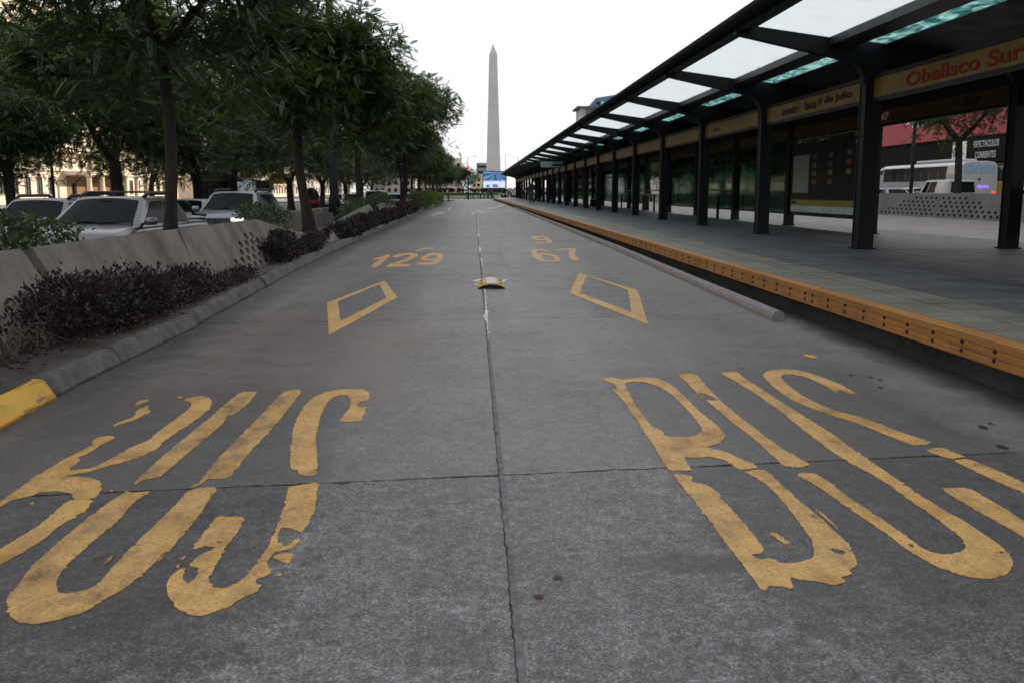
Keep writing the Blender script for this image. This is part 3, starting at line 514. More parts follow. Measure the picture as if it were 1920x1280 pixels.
mb.f = [(2*i, 2*i+1, 2*i+3, 2*i+2)[::-1] for i in range(len(ys)-1)]
tag(mb.build('planting_strip', M['strip_concrete']), kind='structure')
# dry leaves and litter in the strip
lv = []; lf = []
for i in range(420):
    y = random.uniform(5.5, 14) if i < 330 else random.uniform(14, 40); x = kx(y)-.2-abs(random.gauss(0, .22)); a = random.uniform(0, 6.28); l = random.uniform(.02, .05); w = l*.4
    c_, s_ = math.cos(a), math.sin(a); z = .142+random.uniform(0, .012); b = len(lv); lv += [(x-l*c_, y-l*s_, z), (x+w*s_, y-w*c_, z+random.uniform(.004, .02)), (x+l*c_, y+l*s_, z+.004), (x-w*s_, y+w*c_, z+random.uniform(.004, .02))]; lf.append((b, b+1, b+2, b+3))
tag(link('leaf_litter', MB().add(lv, lf).mesh('leaf_litter', M['dead_leaf'])), 'dry brown leaf litter along the planting strip below the wall', 'leaf litter', kind='stuff')

WB, WT = -3.42, -3.80    # wall foot and wall top
def wall_unit(label, y0, y1, tops, hole_tri=None, holes_seed=0, slant=0):
    """leaning concrete unit: tops = [(y, z)], optional holed facet"""
    t = thing('planter_wall', label, 'concrete wall', (0, 0, 0), 0, 'folded concrete planter walls beside the bus road')
    O = Vector((WB, 0, .1)); V = Vector((WT-WB, 0, .72)); U = Vector((0, -1, 0))  # front faces +X
    hv = .72
    out = [(-y0, 0)] + [(-(y+slant*(1 if y == y0 else 0)), (z-.1)/hv) for y, z in tops] + [(-y1, 0)]
    out = out[::-1]
    hs = []
    if hole_tri:
        for (yy, vv, rr) in hole_tri: hs.append([(-yy+rr*1.9*math.cos(a*math.pi/6), vv+rr/hv*.95*math.sin(a*math.pi/6)) for a in range(12)])
    # reverse x so that U x V points to +X
    mb = MB(); U2 = Vector((0, 1, 0)); flip = lambda l: [(-x, v) for x, v in l]
    mb.plate(flip(out), [flip(h) for h in hs], O, U2, V, .13); mb.build('panel', M['wall_concrete'], t, bevel=.0)
    if hs:
        mb = MB(); ylo = min(h[0] for h in hole_tri)-.3; yhi = max(h[0] for h in hole_tri)+.3
        b0 = O-Vector((.145, 0, 0)); mb.add([b0+U2*ylo, b0+U2*yhi, b0+U2*yhi+V*.9, b0+U2*ylo+V*.9], [(0, 1, 2, 3)]); mb.build('dark_backing', M['road_base'], t)
    return t
def hole_field(y0, n_, dy=.34, rr=.065, up=5, lean=1):
    h = []
    for i in range(n_):
        for j in range(up):
            v = .09+.15*j; yy = y0+i*dy+(dy/2 if j % 2 else 0)
            if lean > 0 and (yy < y0+j*.42 or v > .86): continue
            if lean < 0 and yy > y0+n_*dy-j*.36: continue
            h.append((yy, v, rr))
    return h
wall_unit('near end panel of concrete planter wall at the left edge, green shrub hanging over it', 2.5, 8.4, [(2.5, .86), (8.25, .83)])
def wall_block(yA, label):   # folded block: level top, then falling to the notch
    return wall_unit(label, yA, yA+15.4, [(yA, .83), (yA+8.6, .83), (yA+10, .66), (yA+15.35, .13)], hole_field(yA+5.3, 7, .40, .055, 5, 1))
wfold = wall_block(8.46, 'long concrete planter wall with round holes in front of the silver pickup')
wall_unit('rising concrete planter wall beyond the notch with holes near its low end', 23.95, 35.8, [(23.95, .13), (25.4, .52), (29, .66), (34.5, .84), (35.8, .84)], hole_field(24.9, 5, .42, .06, 2, -1))
# pale folded facet wedge beside the holes
MB().add([(WB+.075, 13.1, .1), (WT+.012, 12.55, .822), (WT+.012, 15.4, .822), (WB+.012, 13.62, .1), (WB+.0, 12.3, .1)], [(0, 3, 2, 1), (0, 1, 4)]).build('fold', M['wall_concrete'], wfold)
for yA, lb in [(37.2, 'third concrete planter wall block with purple shrubs at its foot'), (54.0, 'fourth concrete planter wall block, far along the kerb'), (71, 'fifth concrete planter wall block, near the far tree trunks'), (88, 'last concrete planter wall block before the crossing')]:
    wall_unit(lb, yA, yA+15.4, [(yA, .3), (yA+2.2, .84), (yA+8, .84), (yA+9.5, .6), (yA+15.35, .2)])
t = thing('wall_rail', 'round grey pipe rail lying along the near wall top', 'rail', (0, 0, 0)); MB().tube([(-3.86, 2.5, .9), (-3.86, 8.0, .875)], .03, 10).build('pipe', M['grey_metal'], t, True)
for y in (3.5, 5.5, 7.5): MB().box(-3.875, -3.845, y-.015, y+.015, .8, .88).build('bracket', M['grey_metal'], t)
bw = thing('back_planter_wall', 'long low concrete wall behind the trees beside the car lane', 'concrete wall', (0, 0, 0))
y = 26.0
while y < 112:
    MB().hexa([(-5.5, y, -.45), (-5.5, y+5.94, -.45), (-5.78, y+5.94, -.45), (-5.78, y, -.45)], [(-5.56, y, .70), (-5.56, y+5.94, .70), (-5.8, y+5.94, .70), (-5.8, y, .70)]).build('panel', M['wall_concrete'], bw, bevel=.015); y += 6.0

# ================================================================== PLATFORM
PZ = .356; PE = 160.0
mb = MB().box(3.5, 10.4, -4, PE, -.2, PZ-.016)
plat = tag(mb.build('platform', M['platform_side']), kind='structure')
rows = int(math.floor((17.2-8.4)/.4))
tp = MB().box(-.191, .191, -.191, .191, 0, .014); tme = tp.mesh('tactile_tile', M['tactile']); ty_ = 4.2
cnt = 0; y = 3.0
while y < 34 and cnt < 160:
    for x in (3.68, 4.08): link('tactile_tile', tme, plat, (x, y, PZ-.015+random.uniform(-.001, .001))); cnt += 1
    y += .4
sheet_t = MB().add([(3.483, y-.2, PZ-.002), (4.277, y-.2, PZ-.002), (4.277, PE, PZ-.002), (3.483, PE, PZ-.002)], [(0, 1, 2, 3)]).build('tactile_strip', M['tactile'], plat)
dme = tp.mesh('paving_tile', M['tile']); y = 8.2; c0 = 4.48; rows = 20
for r_ in range(rows):
    for c_ in range(14): link('paving_tile', dme, plat, (c0+c_*.4, y, PZ-.015+random.uniform(-.0015, .0015))); 
    y += .4
MB().add([(4.28, y-.2, PZ-.002), (10.36, y-.2, PZ-.002), (10.36, PE, PZ-.002), (4.28, PE, PZ-.002)], [(0, 1, 2, 3)]).build('far_paving', M['paving_far'], plat)
MB().add([(4.28, -4, PZ-.002), (10.36, -4, PZ-.002), (10.36, 8.0, PZ-.002), (4.28, 8.0, PZ-.002)], [(0, 1, 2, 3)]).build('near_paving', M['paving_far'], plat)
# timber fender in lengths, three planks each, with bolts
bolt_me = MB().lathe([(0, .012), (.012, .011), (.017, .004), (.018, 0)], 8).mesh('bolt', M['bolt'], True)
def fender(y0, y1, label, detail):
    t = thing('timber_fender', label, 'timber fender', (3.33, y0, PZ), 0, 'timber fender lengths along the platform edge'); Ln = y1-y0-.012
    if detail: pls = [(-.0545, -.0, .0), (-.1105, -.0555, .003), (-.168, -.1115, .0)]
    else: pls = [(-.168, 0, 0)]
    for (a, b, d) in pls: MB().box(d, .15, 0, Ln, a, b).build('plank', M['timber'], t, bevel=.004, seg=2)
    MB().box(.02, .15, .01, Ln-.01, -.16, -.005).build('backing', M['bolt'], t)
    if detail:
        nb = 11
        for i in range(nb):
            yy = .1+(Ln-.2)*i/(nb-1)
            for z in (-.062, -.122): link('bolt', bolt_me, t, (.001, yy, z), (0, -math.pi/2, 0))
fe = [1.3, 9.4-4.4, 9.4, 14.2]; 
while fe[-1] < PE-6: fe.append(fe[-1]+4.9)
ordn = ['second', 'third', 'fourth', 'fifth', 'sixth', 'seventh', 'eighth', 'ninth', 'tenth']
for i in range(len(fe)-1):
    lb = 'timber fender length beside the platform, nearest of the row, leaving the frame' if i == 1 else 'timber fender length beside the camera, outside the view' if i == 0 else ('%s bolted timber fender length from the right edge along the platform' % ordn[i-2] if i-2 < 9 else 'brown timber fender length far along the platform edge, beyond the ninth')
    fender(fe[i], fe[i+1], lb, i < 8)
# half-round wheel stop along the platform foot
m = NT('worn_stop_paint'); P = m.pos(); k = m.noise(6, 6, .7, P, sc=(2, .5, 2)); m.col(m.mix(m.rng(k, .36, .46), (.27, .15, .05), m.mix(m.rng(m.noise(20, 4, .6, P), .3, .7), (.14, .135, .14), (.27, .26, .26)))); m.rough(.8); m.bump(k, .4, .01); M['stop'] = m.m
def stop(y0, y1, x0, x1, lb):
    t = thing('wheel_stop', lb, 'wheel stop', (x0, y0, 0), 0, 'half-round wheel stops along the platform foot'); L_ = y1-y0; k = max(2, int(L_/1.2)); mb = MB(); pr = [(-.075, 0), (-.072, .035), (-.055, .075), (-.02, .1), (.02, .1), (.055, .075), (.072, .035), (.075, 0)]
    for i in range(k+1):
        y = L_*i/k
        for (x, z) in pr: mb.v.append((x+(x1-x0)*i/k, y, z+random.uniform(-.003, .003)))
    for i in range(k):
        for j in range(7): mb.f.append((i*8+j, i*8+j+1, (i+1)*8+j+1, (i+1)*8+j))
    mb.f += [tuple(range(7, -1, -1)), tuple(k*8+j for j in range(8))]
    mb.build('body', M['stop'], t, bevel=.006)
for i, (a, b, x0, x1) in enumerate([(9.6, 22.0, 3.1, 3.27), (22.06, 40, 3.27, 3.29), (40.1, 58, 3.29, 3.29), (58.1, 77, 3.29, 3.28)]):
    stop(a, b, x0, x1, ['nearest half-round wheel stop with its cut end showing, beside the platform', 'second half-round wheel stop from the front along the platform foot', 'third half-round wheel stop from the front along the platform foot', 'farthest half-round wheel stop along the platform foot'][i])

# ================================================================== BUS SHELTER
FX, BX, CY0, SP = 6.5, 9.0, 15.9, 5.72
NB = 24
colY = [CY0+SP*k for k in range(-2, NB)]
sh = thing('bus_shelter', 'long black steel bus shelter with pale glass roof panels on the platform', 'bus shelter', (6.5, CY0, PZ))
base = Vector((6.5, CY0, PZ))
def rel(me, name, loc, rot=None): 
    o = link(name, me, sh, Vector(loc)-base, rot); return o
def col_mesh(h, w):
    mb = MB(); mb.box(-w*.5, w*.5, -.10, .10, 0, h); mb.box(-w*.5-.012, w*.5+.012, -.13, -.096, 0, h); mb.box(-w*.5-.012, w*.5+.012, .096, .13, 0, h); mb.box(-w*.5-.05, w*.5+.05, -.16, .16, 0, .02); return mb.mesh('column', M['black_metal'])
cf = col_mesh(2.98, .24); cb = col_mesh(2.75, .2)
def arc(c, r_, a0, a1, k=7): return [(c[0]+r_*math.cos(R(a0+(a1-a0)*i/k)), c[1]+r_*math.sin(R(a0+(a1-a0)*i/k))) for i in range(k+1)]
# roof: slopes from z 3.95 at x 4.3 to 3.30 at x 9.5
def rz(x): return 3.95-.135*(x-4.3)
bp = [(4.22, 3.80), (4.22, rz(4.22)+.02), (9.7, rz(9.7)+.02), (9.7, rz(9.7)-.2), (9.1, 3.05), (8.9, 3.05), (8.75, 3.22)]+[(6.9, 3.28), (6.64, 3.05), (6.62, 2.98), (6.38, 2.98), (6.36, 3.05)]+[(6.34, 3.16), (6.29, 3.26), (6.18, 3.35), (5.9, 3.44)]
mb = MB(); mb.plate([(x, z) for x, z in bp], [], (0, -.09, 0), (1, 0, 0), (0, 0, 1), .18); mb.v = [(x-6.5, y+.18 if False else y, z-0) for x, y, z in mb.v]
beam_me = mb.mesh('roof_beam', M['black_metal'])
for k, y in enumerate(colY):
    rel(cf, 'column', (FX, y, PZ)); rel(cb, 'column', (BX, y, PZ)); rel(beam_me, 'roof_beam', (6.5, y+.09-.09, 0))
R0, R1 = colY[0]-.3, colY[-1]+.4
# front edge tube and gutters, one piece
tub = MB().tube([(4.16, R0, 3.98), (4.16, R1, 3.98)], .1, 14); rel(tub.mesh('edge_tube', M['black_metal'], True), 'edge_tube', (0, 0, 0)).location = -base
def lbox(name, mat, *a):
    o = MB().box(*a).build(name, mat, sh); o.location = -base; return o
lbox('edge_frame', M['dark_metal'], 4.24, 4.47, R0, R1, 3.86, 3.93)
lbox('roof_purlin', M['dark_metal'], 5.745, 6.2, R0, R1, 3.63, 3.745)
mb = MB(); mb.add([(6.62, R0, rz(6.62)), (9.75, R0, rz(9.75)), (9.75, R1, rz(9.75)), (6.62, R1, rz(6.62)), (6.62, R0, rz(6.62)+.05), (9.75, R0, rz(9.75)+.05), (9.75, R1, rz(9.75)+.05), (6.62, R1, rz(6.62)+.05)], [(0, 3, 2, 1), (4, 5, 6, 7), (0, 1, 5, 4), (1, 2, 6, 5), (2, 3, 7, 6), (3, 0, 4, 7)])
o = mb.build('roof_deck', M['black_metal'], sh); o.location = -base
def panel_me(name, x0, x1, ln, mat):
    mb = MB(); mb.add([(x0, 0, rz(x0)), (x1, 0, rz(x1)), (x1, ln, rz(x1)), (x0, ln, rz(x0)), (x0, 0, rz(x0)+.012), (x1, 0, rz(x1)+.012), (x1, ln, rz(x1)+.012), (x0, ln, rz(x0)+.012)], [(0, 3, 2, 1), (4, 5, 6, 7), (0, 1, 5, 4), (1, 2, 6, 5), (2, 3, 7, 6), (3, 0, 4, 7)]); return mb.mesh(name, mat)
pw = panel_me('roof_panel', 4.45, 5.74, SP-.2, M['opal']); pt = panel_me('ripple_glass', 6.2, 6.6, SP-.5, M['teal'])
fas = MB().box(-.02, .03, 0, SP-.34, 0, .3).mesh('fascia_sign', M['sign_yellow']); fasb = MB().box(-.02, .03, 0, SP-.3, 0, .28).mesh('rear_fascia', M['sign_shade_brown'])
rup = MB().box(-.01, .02, 0, SP-.2, 0, .26).mesh('rear_upper_panel', M['black_metal']); rail = MB().box(-.03, .03, 0, SP-.24, 0, .06).mesh('fascia_rail', M['black_metal'])
gl_lo = MB().box(-.006, .006, 0, SP-.3, 0, 1.5).mesh('glass_pane', M['wall_glass']); gl_hi = MB().box(-.006, .006, 0, SP-.3, 0, .5).mesh('upper_glass_pane', M['wall_glass']); bar = MB().box(-.03, .03, 0, SP-.24, 0, .05).mesh('glass_rail', M['black_metal'])
stay = MB().box(5.72-6.5, 6.66-6.5, -.05, .05, 0, .06)
for k, y in enumerate(colY[:-1]):
    i = k-2
    if y < 118: rel(pw, 'roof_panel', (0, y+.1, 0)).location = (-base.x, y+.1-base.y, -base.z); rel(pt, 'ripple_glass', (0, 0, 0)).location = (-base.x, y+.25-base.y, -base.z)
    rel(fas, 'fascia_sign', (FX, y+.17, 2.80)); rel(rail, 'fascia_rail', (FX, y+.12, 2.735)); rel(rail, 'fascia_rail', (FX, y+.12, 3.105))
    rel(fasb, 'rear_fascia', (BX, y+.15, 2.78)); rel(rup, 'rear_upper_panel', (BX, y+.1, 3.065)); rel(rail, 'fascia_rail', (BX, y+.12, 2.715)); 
    if i in (2, 3, 4, 6, 7, 8, 9, 11, 12, 15, 16, 19, 20):
        rel(gl_lo, 'glass_pane', (BX, y+.15, .72)); rel(gl_hi, 'upper_glass_pane', (BX, y+.15, 2.23)); rel(bar, 'glass_rail', (BX, y+.12, .67)); rel(bar, 'glass_rail', (BX, y+.12, 2.19))
# signs: lettering on the fascias (parts of the shelter)
def ftext(txt, size, mat, ymid, z, x, bold=0, length=None, name='lettering'):
    me = text_mesh(name, txt, size, mat, 'CENTER', .003, bold)
    if length:
        xs = [v.co.x for v in me.vertices]; ys = [v.co.y for v in me.vertices]; me.transform(Matrix.Translation((0, -min(ys), 0))); me.transform(Matrix.Diagonal((length/(max(xs)-min(xs)), size/(max(ys)-min(ys)), 1, 1)))
    rel(me, name, (x, ymid, z), FACE_ROAD)
yb = lambda k: CY0+SP*k
ftext('metr   bus', .17, M['text_dark'], 19.35, 2.865, FX-.026, .004, 2.0); ftext('9 de Julio', .17, M['text_dark'], 17.45, 2.865, FX-.026, .003, 1.65)
ring_t = MB().plate([(.075*math.cos(a*.524), .075*math.sin(a*.524)) for a in range(12)], [[(.04*math.cos(a*.524), .04*math.sin(a*.524)) for a in range(12)]], (0, 0, 0), (0, -1, 0), (0, 0, 1), .004).mesh('lettering', M['sign_shade_brown'])
rel(ring_t, 'lettering', (FX-.027, 19.33, 2.93))
ftext('Obelisco Sur', .2, M['text_red'], 13.0, 2.85, FX-.026, .004, 3.1)
ftext('Sur', .17, M['text_dark'], yb(.26), 2.85, BX-.026, .008, .62); 
arr = MB().plate([(-.16, .015), (.05, .015), (-.01, .07), (.03, .07), (.11, 0), (.03, -.07), (-.01, -.07), (.05, -.015), (-.16, -.015)][::-1], [], (0, 0, 0), (0, -1, 0), (0, 0, 1), .004).mesh('arrow', M['text_dark']); rel(arr, 'arrow', (BX-.027, yb(.36), 2.93))
rel(MB().box(-.004, .004, -.34, .34, -.13, .13).mesh('route_plate', M['sign_red']), 'route_plate', (BX-.03, yb(1)-.55, 2.92)); ftext('67', .17, M['text_white'], yb(1)-.55, 2.84, BX-.04, .008, .36)
ftext('Norte', .15, M['sign_shade_brown'], yb(1.75), 2.87, FX-.026, .004, .8)
# route map panel between the rear columns
rm = thing('route_map_panel', 'dark route map panel with white poster and yellow strip between rear shelter columns', 'map panel', (BX, yb(1)+.2, PZ+.3))
box('frame', M['black_metal'], rm, -.05, .05, 0, SP-.4, 0, 1.95, .01)
box('yellow_strip', simple('lime_strip', (.23, .20, .03), .5), rm, -.058, -.051, .12, SP-.52, .27, .43); box('white_strip', simple('pale_strip', (.42, .50, .48), .4), rm, -.058, -.051, .12, SP-.52, .10, .268)
box('poster', simple('greenish_poster', (.22, .25, .235), .5, 0, .12), rm, -.06, -.051, SP-1.85, SP-.6, .62, 1.62)
me = text_mesh('lettering', 'Mapa de red', .12, M['text_white'], 'LEFT', .002, 0); link('lettering', me, rm, (-.06, .75, 1.74), FACE_ROAD)
me = text_mesh('lettering', 'SEÑALES', .1, M['text_dark'], 'LEFT', .002, .003); link('lettering', me, rm, (-.062, SP-.62, .30), FACE_ROAD)
for j, (yy, zz, c) in enumerate([(3.45, 1.55, (.03, .04, .09)), (3.45, 1.32, (.08, .09, .08)), (3.45, 1.12, (.16, .14, .05)), (3.45, .9, (.2, .04, .03)), (2.3, 1.56, (.03, .11, .1)), (2.3, 1.33, (.06, .06, .06)), (2.3, 1.13, (.15, .15, .13)), (2.3, .9, (.2, .04, .03)), (1.1, 1.58, (.03, .13, .11)), (1.1, 1.36, (.24, .05, .02)), (1.1, 1.12, (.2, .17, .04))]):
    box('map_mark', simple('map_mark_%d' % j, c, .5), rm, -.058, -.051, yy-.14, yy+.14, zz-.06, zz+.06)
# platform furniture: leaning rests, bench, bin, hanging sign
def lean_rest(y, lb, ln=2.2):
    t = thing('leaning_rest', lb, 'leaning rail', (8.55, y, PZ), 0, 'steel leaning rails on the platform')
    MB().box(-.16, .12, 0, ln, .78, .83).build('seat_bar', M['grey_metal'], t, bevel=.015)
    for yy in (.2, ln-.2): MB().box(-.04, .04, yy-.04, yy+.04, 0, .78).build('leg', M['black_metal'], t)
    MB().tube([(.2, 0, 1.0), (.2, ln, 1.0)], .025, 8).build('back_rail', M['grey_metal'], t, True)
lean_rest(yb(3)+.4, 'steel leaning rail before the glass, nearest to the route map'); lean_rest(yb(5)+1.0, 'steel leaning rail before the glass in the middle of the shelter', 3.4); lean_rest(yb(6)+2.6, 'steel leaning rail before the glass, farthest along the platform', 3.2)
t = thing('platform_bench', 'low slatted metal bench on the platform far along the shelter', 'bench', (7.9, yb(8), PZ))
for j in range(4): MB().box(-.24+j*.125, -.14+j*.125, 0, 2.4, .43, .46).build('slat', M['grey_metal'], t)
for yy in (.2, 2.1): MB().box(-.22, .22, yy, yy+.08, 0, .43).build('leg', M['black_metal'], t)
t = thing('litter_bin', 'round dark litter bin beside the rear shelter column at the right edge', 'litter bin', (9.25, 15.25, PZ))
MB().lathe([(0, .28), (.2, .28), (.25, .5), (.27, 1.02), (.285, 1.04), (.285, 1.08), (.25, 1.08), (.24, .6), (0, .55)], 20).build('body', M['black_metal'], t, True)
MB().tube([(-.0, 0, 0), (-.0, 0, .3)], .05, 8).build('post', M['dark_metal'], t); MB().lathe([(.288, 1.0), (.30, 1.01), (.30, 1.06), (.288, 1.07)], 20).build('rim', M['dark_metal'], t, True)
t = thing('hanging_sign', 'pale grey hanging sign board under the far shelter roof', 'sign', (4.9, 71, 3.05)); box('board', simple('pale_sign', (.25, .3, .31), .4), t, 0, 1.6, -.05, .05, 0, .42, .01); box('dark_stripe', M['text_dark'], t, .85, 1.5, -.056, -.051, .1, .24); box('hanger', M['black_metal'], t, .2, .25, -.02, .02, .42, .8); box('hanger', M['black_metal'], t, 1.35, 1.4, -.02, .02, .42, .75)

# ================================================================== TREES
def frond_batch(C, D, size, leaflets=9, rs=None, lw=(.26, .055)):
    """pinnate fronds: C (n,3) base, D (n,3) direction, size (n,) -> quads"""
    n_ = len(C); D = D/np.linalg.norm(D, axis=1, keepdims=True); up = np.tile((0, 0, 1.), (n_, 1)); up += rs.normal(0, .35, (n_, 3))
    Sd = np.cross(D, up); Sd /= np.linalg.norm(Sd, axis=1, keepdims=True)+1e-9; Nn = np.cross(Sd, D); V = []; 
    for j in range(leaflets):
        t = (j+.6)/leaflets; droop = -.16*t*t
        b = C+D*(size*t)[:, None]+np.array((0, 0, 1.))*(size*droop)[:, None]
        ll = size*lw[0]*math.sin(math.pi*min(.97, .22+.75*t)); w = size*lw[1]
        for s_ in (-1, 1):
            d = Sd*s_*.86+D*.5-Nn*.22; d = d/np.linalg.norm(d, axis=1, keepdims=True)
            tip = b+d*ll[:, None]; m_ = b+d*(ll*.5)[:, None]; o_ = D*w[:, None]; V += [b, m_-o_+Nn*(w*.3)[:, None], tip, m_+o_+Nn*(w*.3)[:, None]]
    V = np.stack(V, 1).reshape(-1, 3); F = np.arange(len(V)).reshape(-1, 4); return V, F
def make_tree(seed, leafm, H=8.6, RAD=4.0, trunk_h=2.6, r0=.16, fork=3, nfr=4200, size=(.3, .48), clump=.95, leaflets=8, lean=(0, 0), cb=2.3):
    rs = np.random.default_rng(seed); mb = MB(); tips = []
    def limb(p, d, ln, r_, lvl):
        pts = [Vector(p)]; rr = [r_]; k = 4; d = Vector(d).normalized()
        for i in range(k):
            d = (d+Vector(rs.normal(0, .13, 3))+Vector((0, 0, .05 if lvl < 2 else -.02))).normalized(); pts.append(pts[-1]+d*ln/k); rr.append(r_*(1-.45*(i+1)/k))
        mb.tube(pts, rr, 9 if lvl < 1 else 6, False)
        if lvl >= 1: tips.extend([tuple(pts[2]), tuple(pts[3])])
        if lvl >= 3 or r_ < .012: tips.append(tuple(pts[-1])); return
        for i in range(int(rs.integers(2, 4)) + (1 if lvl == 1 else 0)):
            a = rs.uniform(0, 6.28); sp = rs.uniform(.5, 1.0); o_ = d.orthogonal().normalized(); o_.rotate(Matrix.Rotation(a, 3, d)); nd = d+o_*sp; nd.z *= .75
            limb(pts[-1 if i < 2 else -2], nd, ln*rs.uniform(.62, .85), rr[-1]*.78, lvl+1)
    pts = []; rr = []; kk = 7
    for i in range(kk+1):
        t = i/kk; pts.append((lean[0]*t+.05*math.sin(t*5+seed), lean[1]*t+.05*math.cos(t*4+seed), -.1+(trunk_h+.1)*t)); rr.append(r0*(1.35-.5*min(1, t*3.2)-.12*t))
    mb.tube(pts, rr, 12, False)
    for i in range(fork):
        a = i*6.283/fork+rs.uniform(-.4, .4); limb(pts[-1], (math.cos(a)*.75, math.sin(a)*.75, 1.0), (H-trunk_h)*.36, r0*.6, 0)
    tr = mb.mesh('trunk', M['bark'], True)
    T = np.array(tips); c0 = np.array((lean[0], lean[1], (H+cb)*.5)); ax = np.array((RAD, RAD, (H-cb)*.5))
    q = (T-c0)/ax; l = np.linalg.norm(q, axis=1, keepdims=True); T = c0+q/np.maximum(1, l/1.0)*ax
    ext = rs.normal(size=(110, 3)); ext /= np.linalg.norm(ext, axis=1, keepdims=True); ext = c0+ext*ax*rs.uniform(.5, .98, (110, 1)); T = np.vstack([T, ext])
    ids = rs.integers(0, len(T), nfr); u = rs.normal(size=(nfr, 3)); u /= np.linalg.norm(u, axis=1, keepdims=True)
    cr = rs.uniform(.5, 1.0, len(T))[ids]*clump; C = T[ids]+u*(cr*rs.uniform(.35, 1, nfr)**.6)[:, None]*np.array((1, 1, .62)); D = u*.6+rs.normal(0, .65, (nfr, 3)); D[:, 2] = D[:, 2]*.6-.03
    V, F = frond_batch(C, D, rs.uniform(size[0], size[1], nfr), leaflets, rs, (.2, .072) if leaflets > 9 else (.27, .1)); cm = np_mesh('crown', V, F, leafm)
    return tr, cm
TV = [make_tree(11, M['leaf_a'], 7.4, 2.75, 3.4, .12, 3, 14000, (.24, .38), 1.0, 12, cb=2.2), make_tree(23, M['leaf_b'], 6.9, 2.75, 2.9, .17, 3, 12500, (.25, .42), .95, 12, lean=(.3, 0)),
      make_tree(37, M['leaf_c'], 6.7, 2.8, 2.8, .14, 4, 12000, (.25, .42), .95, 12), make_tree(51, M['leaf_a'], 10.5, 6.0, 2.9, .32, 2, 14000, (.36, .62), 1.6, 6, cb=2.5), make_tree(77, M['leaf_b'], 9.5, 3.0, 3.9, .24, 3, 6500, (.26, .42), .95, 8, cb=3.3)]
def tree(v, x, y, z, rot, sc, lb, gr):
    t = thing('tree', lb, 'tree', (x, y, z), rot, gr, sc); link('trunk', TV[v][0], t); link('crown', TV[v][1], t); return t
GR1 = 'trees in the planter along the bus road'
front = [(0, -6.2, 7.2, 1.0, .95, 'overhanging tree at the far left, only its leaves hanging into the top corner'),
 (0, -4.9, 15.9, .2, 1.0, 'big dark tree whose slim straight trunk stands before the silver pickup'),
 (1, -4.85, 28.6, 2.6, 1.03, 'tree with a thick leaning trunk behind the notch of the concrete wall'),
 (2, -4.8, 41.0, 4.1, 1.08, 'tree right of the tall black lamp post, third trunk of the row'),
 (1, -3.9, 53.5, 5.4, 1.1, 'tree whose crown reaches out over the road, to the right of the white van'),
 (0, -4.9, 65.5, 5.2, .9, 'fifth tree of the row, behind the pointed wall piece'), (2, -4.9, 77.5, 3.1, .88, 'sixth tree of the row, its thin trunk among the oncoming cars'), (1, -4.9, 89, 1.8, .9, 'seventh tree of the row along the bus road'),
 (2, -5.0, 101, .5, .92, 'eighth tree of the row along the bus road'), (0, -5.0, 113, 2.2, .92, 'ninth tree of the row along the bus road'), (1, -5.1, 126, 4, .95, 'tenth tree of the row along the bus road'), (2, -5.2, 140, 5, .95, 'last tree of the row, at the end beside the crossing')]
for (v, x, y, rot, sc, lb) in front: tree(v, x, y, .1 if y < 116 else -.4, rot, sc, lb, GR1)
GR2 = 'large trees on the far side of the car lanes'
back = [(-14.8, 41, 1.2, 1.0, 'big forked tree in front of the cream building'), (-24, 36, 4.0, .95, 'big tree at the far left behind the parked cars'), (-13.5, 48, 2.4, .95, 'big tree between the forked tree and the domed kiosk'), (-15.2, 62, 5.1, 1.0, 'big tree with dark forked trunk right of the domed kiosk'), (-14.6, 78, .4, 1.0, 'big tree with a thick trunk beside the yellow hoarding'),
        (-15, 97, 3.3, 1.0, 'big tree behind the leaning trunk'), (-15.5, 118, 1.9, 1.0, 'big tree beyond the black lamp post'), (-16, 140, 4.4, 1.0, 'far big tree behind the white van'), (-17, 164, .7, 1.0, 'farthest big tree across the car lanes'), (-30, 56, 2.2, .9, 'big tree on the far pavement by the cream building'), (-30, 92, 5.6, 1.0, 'big tree on the far pavement behind the kiosk'), (-31, 128, 3.7, 1.0, 'big tree on the far pavement beyond the hoarding')]
for i, (x, y, rot, sc, lb) in enumerate(back):
    o = tree(3, x, y, -.35, rot, sc, lb, GR2)
    if i not in (0, 1): o.scale = (sc*1.05, sc*1.05, sc*.82)
tree(0, -15.6, 33.5, -.42, 2.0, .72, 'small leafy tree at the left edge above the white hatchback', GR2); tree(3, -22, 47, -.35, 1.3, .9, 'big tree at the left behind the small leafy tree', GR2)
GR3 = 'trees on the right side of the avenue'
right = [(4, 25.2, 49.8, 1.1, 1.0, 'tree with forked trunk in front of the red hoarding'), (0, 25.0, 68, 3.0, 1.1, 'tree seen through the glass beside the route map'), (2, 24.9, 84, 4.2, 1.1, 'light green tree seen through the shelter glass'), (0, 25, 101, 5.3, 1.1, 'dark tree seen between the middle shelter columns'), (2, 25, 118, .3, 1.1, 'tree seen between the far shelter columns'), (1, 25, 136, 2.5, 1.1, 'tree farthest along behind the shelter'), (4, 25, 37.5, 5.5, 1.0, 'tree at the right edge behind the litter bin')]
for (v, x, y, rot, sc, lb) in right: tree(v, x, y, 0, rot, sc, lb, GR3)
for (x, y, sc, lb) in [(-9, 262, 1.0, 'dark tree left of the screen before the obelisk'), (-3, 275, .9, 'dark round tree beside the screen near the obelisk'), (26, 270, 1.1, 'dark tree right of the screen near the obelisk'), (34, 262, 1.1, 'dark tree behind the end of the shelter'), (42, 285, 1.2, 'far dark tree behind the shelter end')]:
    tree(3, x, y, -.3, x, sc, lb, 'trees around the obelisk square')

